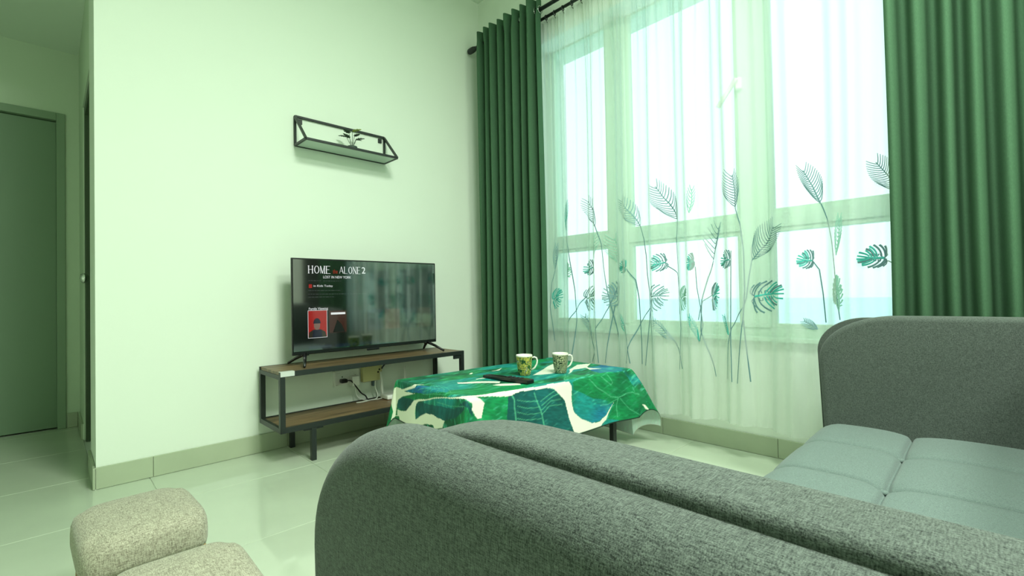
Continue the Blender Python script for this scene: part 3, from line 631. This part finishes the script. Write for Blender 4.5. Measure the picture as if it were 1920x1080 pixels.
#</CLOTH>
def vnoise(x, y, s, seed):
    """smooth value noise"""
    g = np.random.default_rng(seed).random((64, 64)); x = x*s+100; y = y*s+100; xi = np.floor(x).astype(int); yi = np.floor(y).astype(int); fx = x-xi; fy = y-yi
    fx = fx*fx*(3-2*fx); fy = fy*fy*(3-2*fy); G = lambda a, b: g[a % 64, b % 64]
    return (G(xi, yi)*(1-fx)+G(xi+1, yi)*fx)*(1-fy)+(G(xi, yi+1)*(1-fx)+G(xi+1, yi+1)*fx)*fy
def inpoly(x, y, P):
    r = np.zeros(x.shape, bool); n = len(P)
    for i in range(n):
        x1, y1 = P[i]; x2, y2 = P[(i+1) % n]
        if y1 == y2: continue
        c = ((y1 > y) != (y2 > y)) & (x < (x2-x1)*(y-y1)/(y2-y1)+x1); r ^= c
    return r
def dseg(x, y, p, q):
    d = np.array(q)-np.array(p); L2 = (d**2).sum() or 1e-12; t = np.clip(((x-p[0])*d[0]+(y-p[1])*d[1])/L2, 0, 1); return np.hypot(x-p[0]-t*d[0], y-p[1]-t*d[1])
CREAM = []; VEIN = []; DARK = []; BLUE = []; GREEN = []
#<PRINT>
CREAM = [[(-0.597,0.358),(-0.585,0.346),(-0.585,0.236),(-0.558,0.145),(-0.502,0.092),(-0.562,0.111),(-0.593,0.221),(-0.589,0.107),(-0.621,0.232),(-0.645,0.282),(-0.669,0.293),(-0.732,0.308),(-0.74,0.434),(-0.74,0.502),(-0.74,0.392),(-0.704,0.354),(-0.633,0.388),(-0.657,0.418),(-0.724,0.498),(-0.661,0.422),(-0.677,0.437),(-0.633,0.392)],[(-0.692,0.289),(-0.688,0.236),(-0.681,0.183),(-0.649,0.141),(-0.621,0.111),(-0.609,0.073),(-0.593,-0.011),(-0.562,-0.166),(-0.566,-0.166),(-0.597,-0.014),(-0.617,0.065),(-0.633,0.084),(-0.669,0.088),(-0.704,0.073),(-0.673,0.027),(-0.653,-0.022),(-0.649,-0.075),(-0.661,-0.113),(-0.665,-0.162),(-0.7,-0.147),(-0.712,-0.083),(-0.696,-0.071),(-0.704,-0.014),(-0.724,0.039),(-0.74,0.035),(-0.74,0.164),(-0.74,0.244),(-0.72,0.263),(-0.74,0.361),(-0.72,0.285)],[(-0.562,-0.166),(-0.538,-0.257),(-0.471,-0.284),(-0.308,-0.31),(-0.241,-0.314),(-0.245,-0.326),(-0.308,-0.337),(-0.383,-0.329),(-0.494,-0.307),(-0.471,-0.326),(-0.459,-0.345),(-0.467,-0.371),(-0.475,-0.405),(-0.498,-0.402),(-0.518,-0.36),(-0.514,-0.337),(-0.538,-0.318),(-0.546,-0.265),(-0.566,-0.166)],[(-0.3,-0.31),(-0.146,-0.318),(0.005,-0.318),(0.052,-0.322),(0.064,-0.345),(0.06,-0.424),(0.068,-0.474),(0.112,-0.515),(0.191,-0.546),(0.262,-0.553),(0.314,-0.534),(0.377,-0.474),(0.31,-0.557),(0.254,-0.58),(0.159,-0.58),(0.072,-0.58),(0.056,-0.572),(0.025,-0.493),(0.009,-0.409),(-0.019,-0.379),(-0.055,-0.345),(-0.106,-0.333),(-0.308,-0.326)],[(-0.364,0.027),(-0.284,-0.022),(-0.205,-0.106),(-0.237,-0.14),(-0.308,-0.056),(-0.376,0.001)],[(-0.253,0.027),(-0.193,0.024),(-0.205,0.005),(-0.257,0.016)],[(-0.043,0.175),(-0.019,0.172),(0.068,0.225),(-0.003,0.156),(-0.047,0.164)],[(-0.193,0.183),(-0.158,0.206),(-0.158,0.191),(-0.189,0.168)],[(-0.3,-0.162),(-0.237,-0.159),(-0.166,-0.208),(-0.193,-0.242),(-0.28,-0.2)],[(0.017,-0.087),(0.128,-0.022),(0.314,0.088),(0.393,0.13),(0.357,0.073),(0.163,-0.124),(0.112,-0.121),(0.056,-0.098)],[(0.29,-0.098),(0.437,-0.011),(0.512,-0.026),(0.385,-0.136),(0.381,-0.09),(0.322,-0.102),(0.175,-0.2)],[(0.278,-0.102),(0.453,-0.022),(0.536,-0.033),(0.425,-0.102),(0.397,-0.14),(0.421,-0.208),(0.357,-0.185),(0.385,-0.124),(0.306,-0.117)],[(0.575,-0.527),(0.599,-0.538),(0.662,-0.58),(0.607,-0.565)]]
DARK = [[(-0.328,-0.322),(-0.308,-0.326),(-0.106,-0.333),(-0.055,-0.348),(-0.019,-0.383),(0.009,-0.409),(0.025,-0.493),(0.06,-0.58),(-0.126,-0.519),(-0.316,-0.459),(-0.344,-0.432)],[(-0.641,0.084),(-0.617,0.069),(-0.609,-0.109),(-0.601,-0.231),(-0.514,-0.36),(-0.518,-0.39),(-0.637,-0.246),(-0.665,-0.162),(-0.661,-0.113),(-0.649,-0.075),(-0.653,-0.022),(-0.673,0.027),(-0.704,0.073)],[(-0.641,0.285),(-0.625,0.236),(-0.617,0.103),(-0.621,0.111),(-0.649,0.141),(-0.681,0.183),(-0.685,0.236),(-0.688,0.289)]]
BLUE = [[(0.072,-0.459),(0.207,-0.462),(0.357,-0.478),(0.373,-0.474),(0.314,-0.534),(0.262,-0.55),(0.191,-0.546),(0.12,-0.515),(0.076,-0.478)],[(-0.589,0.202),(-0.558,0.111),(-0.518,0.046),(-0.463,-0.094),(-0.534,-0.143),(-0.578,0.035),(-0.589,0.153)],[(-0.003,-0.462),(0.025,-0.5),(0.048,-0.569),(-0.007,-0.542)],[(0.409,-0.128),(0.536,-0.113),(0.532,-0.242),(0.468,-0.318),(0.31,-0.299),(0.338,-0.216)]]
GREEN = [[(-0.74,0.525),(-0.692,0.456),(-0.633,0.392),(-0.593,0.354),(-0.589,0.346),(-0.633,0.392),(-0.677,0.437),(-0.724,0.498),(-0.633,0.388),(-0.704,0.354),(-0.74,0.392),(-0.74,0.502)],[(-0.589,0.107),(-0.554,-0.098),(-0.431,-0.14),(-0.332,-0.151),(-0.213,-0.231),(-0.28,-0.31),(-0.467,-0.28),(-0.562,-0.166),(-0.609,0.073),(-0.625,0.236)],[(0.076,-0.329),(0.132,-0.314),(0.29,-0.326),(0.468,-0.322),(0.401,-0.459),(0.373,-0.47),(0.211,-0.428),(0.076,-0.364)],[(0.468,-0.322),(0.556,-0.44),(0.793,-0.58),(0.504,-0.58),(0.421,-0.576),(0.322,-0.553),(0.401,-0.459)],[(-0.74,0.361),(-0.72,0.263),(-0.74,0.244),(-0.74,0.164),(-0.74,0.509)]]
VEIN = [(0.004,[(-0.308,-0.337),(-0.296,-0.36),(-0.3,-0.394),(-0.296,-0.451)]),(0.004,[(-0.181,-0.345),(-0.166,-0.394),(-0.15,-0.44),(-0.13,-0.504)]),(0.0022,[(-0.15,-0.443),(-0.094,-0.417),(-0.011,-0.424)]),(0.0022,[(-0.15,-0.424),(-0.082,-0.398),(-0.015,-0.398)]),(0.0022,[(-0.146,-0.405),(-0.066,-0.379),(-0.019,-0.371)]),(0.0022,[(-0.146,-0.386),(-0.051,-0.356),(-0.019,-0.348)]),(0.002,[(-0.28,-0.364),(-0.233,-0.375),(-0.162,-0.383)]),(0.002,[(-0.284,-0.39),(-0.237,-0.402),(-0.158,-0.409)]),(0.002,[(-0.284,-0.417),(-0.237,-0.428),(-0.154,-0.436)]),(0.002,[(-0.288,-0.443),(-0.237,-0.455),(-0.15,-0.462)]),(0.003,[(0.353,-0.44),(0.413,-0.451),(0.472,-0.44),(0.52,-0.443),(0.567,-0.47)]),(0.003,[(0.409,-0.455),(0.397,-0.489),(0.397,-0.553)]),(0.003,[(0.199,-0.333),(0.254,-0.383),(0.322,-0.421),(0.353,-0.44)]),(0.003,[(0.294,-0.329),(0.326,-0.36),(0.357,-0.383),(0.373,-0.375),(0.338,-0.326)]),(0.0025,[(0.274,-0.478),(0.33,-0.478),(0.401,-0.459)]),(0.003,[(0.167,-0.181),(0.033,-0.31)]),(0.002,[(0.425,-0.459),(0.48,-0.523),(0.552,-0.58)]),(0.002,[(0.536,-0.443),(0.528,-0.417)]),(0.002,[(-0.589,0.346),(-0.629,0.388),(-0.685,0.449),(-0.728,0.502)]),(0.0025,[(-0.506,0.084),(-0.419,0.077),(-0.308,0.077)]),(0.002,[(-0.57,0.081),(-0.514,-0.045),(-0.407,-0.071)]),(0.0025,[(-0.542,-0.155),(-0.431,-0.17),(-0.292,-0.216)]),(0.002,[(-0.578,0.035),(-0.554,-0.151),(-0.455,-0.204)]),(0.002,[(-0.597,-0.094),(-0.593,-0.2),(-0.57,-0.329)]),(0.002,[(-0.423,-0.128),(-0.32,-0.136),(-0.245,-0.155)]),(0.0016,[(-0.494,0.046),(-0.542,-0.022),(-0.57,0.035)]),(0.0016,[(-0.49,0.031),(-0.53,-0.045),(-0.558,-0.026)]),(0.0016,[(-0.482,0.024),(-0.518,-0.064),(-0.55,-0.083)]),(0.0016,[(-0.475,0.016),(-0.502,-0.079),(-0.538,-0.128)]),(0.0016,[(-0.467,0.008),(-0.49,-0.098),(-0.518,-0.155)])]
#</PRINT>
NU, NV = 520, 300
us = np.linspace(-TA-DL, TA+DR, NU+1); vs_ = np.linspace(-TB-DF, TB+DB, NV+1)
UU, VV_ = np.meshgrid(us, vs_)
cxx, cyy, czz = cloth_xyz(UU, VV_)
wx = UU+.010*(vnoise(UU, VV_, 14, 1)-.5); wy = VV_+.010*(vnoise(UU, VV_, 14, 2)-.5)
n1 = vnoise(UU, VV_, 9, 3)*.6+vnoise(UU, VV_, 24, 4)*.4; n2 = vnoise(UU*1.0, VV_*2.2, 7, 5); n3 = vnoise(UU*2+VV_, VV_*9-UU*3, 11, 6)
Cc = lambda c: np.array(lin(c))
deep, mid_, teal, blue, lite = Cc((8, 84, 56)), Cc((18, 140, 80)), Cc((24, 138, 132)), Cc((20, 92, 150)), Cc((90, 205, 170))
def mixc(a, b, t): return a+(b-a)*np.clip(t, 0, 1)[..., None]
colr = mixc(np.broadcast_to(deep, UU.shape+(3,)), mid_, (n1-.3)*2.4); colr = mixc(colr, teal, (n2-.45)*2.6*(UU > -.62)); colr = mixc(colr, lite, (n3-.66)*1.9); n4 = vnoise(UU*3-VV_*2, VV_*14+UU*4, 13, 8)
for P_ in GREEN: colr = np.where(inpoly(wx, wy, P_)[..., None], mixc(mixc(np.broadcast_to(deep, UU.shape+(3,)), mid_, .2+n1*.9), lite, (n3-.78)*1.2), colr)
for P_ in BLUE: colr = np.where(inpoly(wx, wy, P_)[..., None], mixc(mixc(np.broadcast_to(blue, UU.shape+(3,)), teal, n2*1.1), lite, (n1-.55)*1.6), colr)
for P_ in DARK: colr = np.where(inpoly(wx, wy, P_)[..., None], mixc(mixc(np.broadcast_to(Cc((10, 66, 58)), UU.shape+(3,)), Cc((20, 100, 100)), n2), lite, (n3-.8)*.9), colr)
for w, P_ in VEIN:
    dm = np.full(UU.shape, 9.)
    for a, b in zip(P_[:-1], P_[1:]): dm = np.minimum(dm, dseg(wx, wy, a, b))
    colr = mixc(colr, Cc((96, 196, 150)), np.clip((w*1.3-dm)/(w*.8), 0, 1)*.5)
crm = Cc((236, 240, 218))
for P_ in CREAM: colr = np.where(inpoly(wx, wy, P_)[..., None], crm*(.94+.08*n1[..., None]), colr)
hem = np.minimum(np.minimum(UU-us[0], us[-1]-UU), np.minimum(VV_-vs_[0], vs_[-1]-VV_)); colr = np.where((hem < .004)[..., None], Cc((30, 56, 46)), colr)
colr = np.where((colr.min(-1) < .5)[..., None], colr*(.72+.56*n4[..., None]), colr)
me = bpy.data.meshes.new('tablecloth'); nvx = (NU+1)*(NV+1)
me.vertices.add(nvx); me.vertices.foreach_set('co', np.stack([cxx, cyy, czz], -1).reshape(-1).astype(np.float32))
idx = np.arange(nvx).reshape(NV+1, NU+1); qd = np.stack([idx[:-1, :-1], idx[:-1, 1:], idx[1:, 1:], idx[1:, :-1]], -1).reshape(-1)
me.loops.add(len(qd)); me.loops.foreach_set('vertex_index', qd); nf = len(qd)//4; me.polygons.add(nf)
me.polygons.foreach_set('loop_start', np.arange(nf)*4); me.polygons.foreach_set('loop_total', np.full(nf, 4)); me.update(); me.validate()
at_ = me.color_attributes.new('Col', 'FLOAT_COLOR', 'POINT'); at_.data.foreach_set('color', np.concatenate([colr.reshape(-1, 3), np.ones((nvx, 1))], 1).astype(np.float32).reshape(-1))
def print_mat(name, pale):
    m, b, N = base_mat(name); a = N.n('VertexColor', layer_name='Col'); src = a.outputs[0]
    if pale:
        mx = N.n('MixRGB'); mx.inputs[0].default_value = pale; mx.inputs[2].default_value = (.78, .88, .76, 1); N.l(src, mx.inputs[1]); src = mx.outputs[0]
    N.l(src, b.inputs['Base Color']); b.inputs['Roughness'].default_value = .55; b.inputs['Specular IOR Level'].default_value = .3
    return m
me.materials.append(print_mat('cloth_print', 0)); me.materials.append(print_mat('cloth_underside', .62))
tcl = link('tablecloth', me, None, None, True); tcl.location = (TC.x, TC.y, 0); tcl.rotation_euler = (0, 0, TR)
tag(tcl, 'green tropical leaf print tablecloth draped over the coffee table', 'tablecloth')
sm = tcl.modifiers.new('t', 'SOLIDIFY'); sm.thickness = .0016; sm.offset = -1; sm.material_offset = 1
# mugs
def mug_mat(name, cols, sc, dist):
    m, b, N = base_mat(name); t = N.n('TexCoord'); z = N.n('TexNoise'); z.inputs['Scale'].default_value = sc; z.inputs['Detail'].default_value = 3; z.inputs['Distortion'].default_value = dist; N.l(t.outputs['Object'], z.inputs[0])
    r = N.n('ValToRGB'); r.color_ramp.interpolation = 'CONSTANT' if dist > 3 else 'LINEAR'; E = r.color_ramp.elements
    E[0].position = cols[0][0]; E[0].color = (*lin(cols[0][1]), 1); E[1].position = cols[-1][0]; E[1].color = (*lin(cols[-1][1]), 1)
    for p, c in cols[1:-1]: q = E.new(p); q.color = (*lin(c), 1)
    N.l(z.outputs[0], r.inputs[0])
    s = N.n('SeparateXYZ'); N.l(t.outputs['Object'], s.inputs[0]); g = N.n('Math', operation='GREATER_THAN'); N.l(s.outputs['Z'], g.inputs[0]); g.inputs[1].default_value = .097
    mx = N.n('MixRGB'); N.l(g.outputs[0], mx.inputs[0]); N.l(r.outputs[0], mx.inputs[1]); mx.inputs[2].default_value = (*lin((240, 240, 224)), 1)
    N.l(mx.outputs[0], b.inputs['Base Color']); b.inputs['Roughness'].default_value = .15; return m
M_mug1 = mug_mat('mug_print_jungle', [(.32, (22, 62, 44)), (.42, (60, 98, 46)), (.5, (196, 196, 96)), (.56, (150, 140, 60)), (.62, (70, 110, 80)), (.7, (224, 226, 196))], 38, 1.2)
M_mug2 = mug_mat('mug_print_fronds', [(.2, (18, 42, 30)), (.40, (206, 208, 168)), (.45, (26, 56, 38)), (.52, (200, 204, 160)), (.57, (20, 46, 32)), (.64, (170, 180, 130)), (.69, (20, 44, 32))], 15, 8)
M_cer = mat('mug_glaze', (240, 240, 226), .15, .5)
def mug(x, y, m, label, ang):
    r = thing('mug', (x, y, TZ+.0045), label, 'mug', 'patterned mugs on the coffee table', ang)
    lathe('body', [(.001, 0), (.028, 0), (.031, .003), (.034, .02), (.039, .06), (.0425, .1005), (.0425, .104), (.0415, .105)], m, r, 40)
    lathe('inside', [(.0415, .105), (.0395, .1035), (.036, .06), (.031, .012), (.028, .006), (.001, .005)], M_cer, r, 40)
    pts = [(.0395, 0, .088), (.052, 0, .0925), (.0625, 0, .088), (.067, 0, .074), (.064, 0, .056), (.054, 0, .038), (.0365, 0, .026)]
    V, Fc = tube_geo(pts, .0045, 10); mk('handle', V, Fc, M_cer, r, True)
    return r
mug(-.858, -1.148, M_mug1, 'mug printed in yellow and green, left of the pair on the tablecloth', math.radians(-45)); mug(-.69, -1.249, M_mug2, 'mug with dark green frond print, nearest the window', math.radians(-30))
# remote control
rmc = thing('remote_control', (-1.02, -1.19, TZ+.0045), 'black remote control lying in front of the mugs', 'remote control', None, math.radians(3))
bm = bmesh.new(); add_box(bm, -.024, .024, -.15, .15, 0, .020, .005)
for v in bm.verts:
    if v.co.y > .0: v.co.z *= .72
    if v.co.y < -.1: v.co.x *= 1.0
bmobj('case', bm, M_blackp, rmc); M_btn = mat('remote_button', (52, 56, 54), .5, .4)
for i in range(9):
    for j in range(3):
        y = .115-.025*i; zt_r = .0146 if y > 0 else .0202
        box('button', -.017+.012*j, -.008+.012*j, y-.006, y+.004, zt_r-.002, zt_r+.0012, M_btn, rmc)
o = box('button', -.015, .015, .12, .135, .0135, .0160, M_btn, rmc)

# ------------------------------------------------------------------ sofa
sf = thing('sofa', (-1.39, -2.75, 0), 'grey woven fabric sofa with tufted seat and tall rounded arms', 'sofa')
def slab(name, out, x0, x1, r0, r1, m, nseg=6):
    """thick pad: outline in (y, z), extruded x0..x1 with rounded rims r0 (at x0) and r1 (at x1)"""
    P_ = [Vector(p) for p in out]; n = len(P_); area = sum(P_[i].x*P_[(i+1) % n].y-P_[(i+1) % n].x*P_[i].y for i in range(n))
    if area < 0: P_.reverse()
    Nn = []
    for i in range(n):
        d = (P_[(i+1) % n]-P_[i-1]).normalized(); Nn.append(Vector((-d.y, d.x)))     # inward for ccw
    rings = []
    for j in range(nseg+1): t = PI/2*j/nseg; rings.append((x0+r0*(1-math.sin(t)), r0*(1-math.cos(PI/2-PI/2+0)) if False else r0*(1-math.sin(PI/2-(PI/2-t)))) if False else (x0+r0*(1-math.sin(t)), r0*(1-math.cos(t)) if False else r0*(1-math.cos(PI/2-t))))
    rings = [(x0+r0*(1-math.sin(PI/2*j/nseg)), r0*(1-math.cos(PI/2*j/nseg))) for j in range(nseg, -1, -1)][::-1]
    rings = [(x0+r0*(1-math.cos(PI/2*j/nseg)), r0*(1-math.sin(PI/2*j/nseg))) for j in range(nseg+1)] + [(x1-r1*(1-math.cos(PI/2*j/nseg)), r1*(1-math.sin(PI/2*j/nseg))) for j in range(nseg, -1, -1)]
    V = []; Fc = []
    for (x, ins) in rings:
        for p, q in zip(P_, Nn): w = p+q*ins; V.append((x, w.x, w.y))
    for k in range(len(rings)-1):
        for i in range(n): Fc.append((k*n+i, k*n+(i+1) % n, (k+1)*n+(i+1) % n, (k+1)*n+i))
    Fc.append(tuple(range(n-1, -1, -1))); Fc.append(tuple(range((len(rings)-1)*n, len(rings)*n)))
    o = mk(name, V, Fc, m, None, True); bm = bmesh.new(); bm.from_mesh(o.data); bmesh.ops.recalc_face_normals(bm, faces=bm.faces); bm.to_mesh(o.data); bm.free()
    return keep(o, sf)
def arm_outline(yf, zt, zb, R, Ra, yb=-3.16, Rb=.05, slope=0):
    P_ = [(yf-.02, zb)]
    for j in range(6): P_.append((yf-.02+.02*(j+1)/6, zb+(zt-R-zb)*(j+1)/6))
    for j in range(1, 15): t = PI/2*j/14; P_.append((yf-Ra+Ra*math.cos(t), zt-R+R*math.sin(t)))
    for j in range(1, 12): P_.append((yf-Ra+(yb+Rb-yf+Ra)*j/12, zt+.001*math.sin(PI*j/12)))
    for j in range(0, 7): t = PI/2+PI/2*j/6; P_.append((yb+Rb+Rb*math.cos(t), zt-Rb+Rb*math.sin(t)))
    P_.append((yb, zb)); return P_
for (xi, xm, xo) in ((-2.314, -2.376, -2.418), (-.448, -.386, -.344)):
    a, b = min(xi, xm), max(xi, xm); s = .018
    slab('arm_pad', arm_outline(-2.362, .739, .075, .17, .245), a, b, .02 if xi < xm else .007, .007 if xi < xm else .02, M_sofa)
    a, b = min(xm, xo), max(xm, xo); lo = .03
    slab('armrest', arm_outline(-2.347, .730, .06, .135, .165), a+(-.004 if xo > xm else 0), b+(.004 if xo < xm else 0), (lo if xo < xm else .004), (.004 if xo < xm else lo), M_sofa)
# seat: padded panels with button tufting
SEAMX = [-.36, -.69, -1.02, -1.35, -1.68, -2.01, -2.32]; xa, xb = -2.325, -.442
prof = [(-2.405, .075), (-2.375, .09), (-2.362, .13), (-2.358, .19)]
for j in range(0, 9): t = PI/2*j/8; prof.append((-2.358-.085*(1-math.cos(t)), .213+.085*math.sin(t)))
for j in range(1, 46): prof.append((-2.443-(3.12-2.443)*j/45, .298+.006*math.sin(PI*j/45)))
pl_ = [0]
for i in range(1, len(prof)): pl_.append(pl_[-1]+math.dist(prof[i], prof[i-1]))
sFront = pl_[4]-.05; sMid = [pl_[i] for i in range(len(prof)) if prof[i][0] <= -2.632][0]; sEnd = pl_[-1]+.02
NXs = 420; V = []; Fc = []
fine = []
for i in range(len(prof)-1):
    m_ = 4 if i > 3 else 2
    for j in range(m_): f = j/m_; fine.append((prof[i][0]+(prof[i+1][0]-prof[i][0])*f, prof[i][1]+(prof[i+1][1]-prof[i][1])*f, pl_[i]+(pl_[i+1]-pl_[i])*f))
fine.append((*prof[-1], pl_[-1]))
for i, (y, z, s) in enumerate(fine):
    a = fine[max(0, i-1)]; b = fine[min(len(fine)-1, i+1)]; d = Vector((b[0]-a[0], b[1]-a[1])).normalized(); nn = Vector((d.y, -d.x))
    if nn.y < 0 and abs(nn.y) > .5: nn = -nn
    nn = Vector((abs(nn.x), abs(nn.y)))
    fs = (s-sFront)/(sMid-sFront) if s < sMid else (s-sMid)/(sEnd-sMid); fs = max(0, min(1, fs))
    bs = max(0, 1-abs(2*fs-1)**3.2) if s > sFront else .0
    for k in range(NXs+1):
        x = xa+(xb-xa)*k/NXs
        fx = 0
        for q in range(len(SEAMX)-1):
            if SEAMX[q+1] <= x <= SEAMX[q]: fx = (x-SEAMX[q+1])/(SEAMX[q]-SEAMX[q+1])
        bx = max(0, 1-abs(2*fx-1)**4.0)
        h = .026*min(1, (bx**.45)*.42+.58)*(bs**.5) + .006*bx**.3 - .004
        if s <= sFront: h = .006*bx**.3-.004
        for q in SEAMX[1:-1]: h -= .013*math.exp(-(((x-q)**2+(s-sMid)**2)/.028**2))
        h -= .008*math.exp(-(min(abs(x-q) for q in SEAMX[1:-1])/.0065)**2) + (.008*math.exp(-((s-sMid)/.0065)**2))
        V.append((x, y+nn.x*h, z+nn.y*h))
n = NXs+1
for i in range(len(fine)-1):
    for k in range(NXs): Fc.append((i*n+k, i*n+k+1, (i+1)*n+k+1, (i+1)*n+k))
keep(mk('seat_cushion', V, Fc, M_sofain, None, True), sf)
yM = -2.632
for q in SEAMX[1:-1]:
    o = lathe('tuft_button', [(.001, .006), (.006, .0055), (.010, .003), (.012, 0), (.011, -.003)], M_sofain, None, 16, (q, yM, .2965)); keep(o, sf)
keep(box('seat_base', -2.33, -.44, -3.12, -2.40, .06, .25, M_sofa, bev=.01), sf)
slab('backrest', [(-2.99, .10), (-2.99, .31), (-3.0, .5), (-3.035, .76), (-3.06, .79), (-3.10, .795), (-3.14, .78), (-3.16, .74), (-3.16, .10)], -2.315, -.452, .03, .03, M_sofa)
for xx in (-2.42, -.36):
    for yy in (-2.45, -3.08): keep(lathe('leg', [(.001, 0), (.018, 0), (.024, .062), (.001, .062)], M_black, None, 16, (xx, yy, 0)), sf)

# ------------------------------------------------------------------ two little stools
def cushion_geo(w, d, h, crown=.014, n=22):
    """soft box: rounded square pad with a crowned top"""
    V = []; Fc = []; H = []
    pr = [(.93, 0), (.985, .006), (1.0, .018), (1.0, h*.45), (.99, h*.68), (.955, h*.86), (.89, h*.97), (.78, h+.004), (.6, h+crown*.55), (.35, h+crown*.9), (.1, h+crown)]
    N_ = 64
    for (s, z) in pr:
        for j in range(N_):
            t = 2*PI*j/N_; c, s_ = math.cos(t), math.sin(t); e_ = 2/5.5
            x = math.copysign(abs(c)**e_, c)*w/2*s; y = math.copysign(abs(s_)**e_, s_)*d/2*s
            pinch = .004*(abs(math.sin(2*t))**8)
            V.append((x*(1+pinch), y*(1+pinch), z-.006*(abs(math.sin(2*t))**6 if s > .7 else 0)))
    for k in range(len(pr)-1):
        for j in range(N_): Fc.append((k*N_+j, k*N_+(j+1) % N_, (k+1)*N_+(j+1) % N_, (k+1)*N_+j))
    Fc.append(tuple(range(N_-1, -1, -1))); Fc.append(tuple(range((len(pr)-1)*N_, len(pr)*N_))); return V, Fc
def stool(x, y, rz, label, first=None):
    r = thing('stool', (x, y, 0), label, 'stool', 'small beige stools beside the sofa', rz)
    w, d, zt = .262, .318, .207
    V, Fc = cushion_geo(w, d, .085); V = [(a, b, c+zt) for a, b, c in V]; mk('cushion', V, Fc, M_stool, r, True)
    box('seat_frame', -w/2+.014, w/2-.014, -d/2+.014, d/2-.014, zt-.028, zt+.002, M_legwood, r, .003)
    for sx_ in (-1, 1):
        for sy_ in (-1, 1):
            V, Fc = tube_geo([(sx_*(w/2-.03), sy_*(d/2-.03), zt-.026), (sx_*(w/2-.022), sy_*(d/2-.022), 0)], [.015, .011], 12); mk('leg', V, Fc, M_legwood, r, True)
    return r
stool(-2.437, -1.262, math.radians(2), 'beige tweed cushioned stool nearer the TV wall, whole cushion in view')
stool(-2.42, -1.728, math.radians(-1), 'beige tweed cushioned stool cut off by the bottom edge of photo')

# ------------------------------------------------------------------ ceiling lamps added out of view to brighten the walls
M_diff = mat('fill_lamp_diffuser', (250, 250, 240), .4, .3, emit=1.5)
for i, (x, y, w) in enumerate(FILL_LAMPS):
    r = thing('added_fill_light', (x, y, ZC), 'added round white fill light %s' % ('over the sofa' if i == 0 else 'over the open side of the room'), 'fill light')
    keep(lathe('fill_lamp_body', [(.001, 0), (.43, 0), (.43, -.05), (.415, -.06), (.41, -.05)], M_white, None, 40, (x, y, ZC)), r); keep(lathe('diffuser', [(.41, -.052), (.35, -.066), (.2, -.074), (.001, -.076)], M_diff, None, 40, (x, y, ZC)), r)
    L = bpy.data.lights.new('fill_lamp', 'AREA'); L.shape = 'DISK'; L.size = .8; L.energy = w; L.color = (.92, 1.0, .90); lo = bpy.data.objects.new('fill_lamp', L); COL.objects.link(lo); lo.location = (0, 0, -.085); lo.parent = r
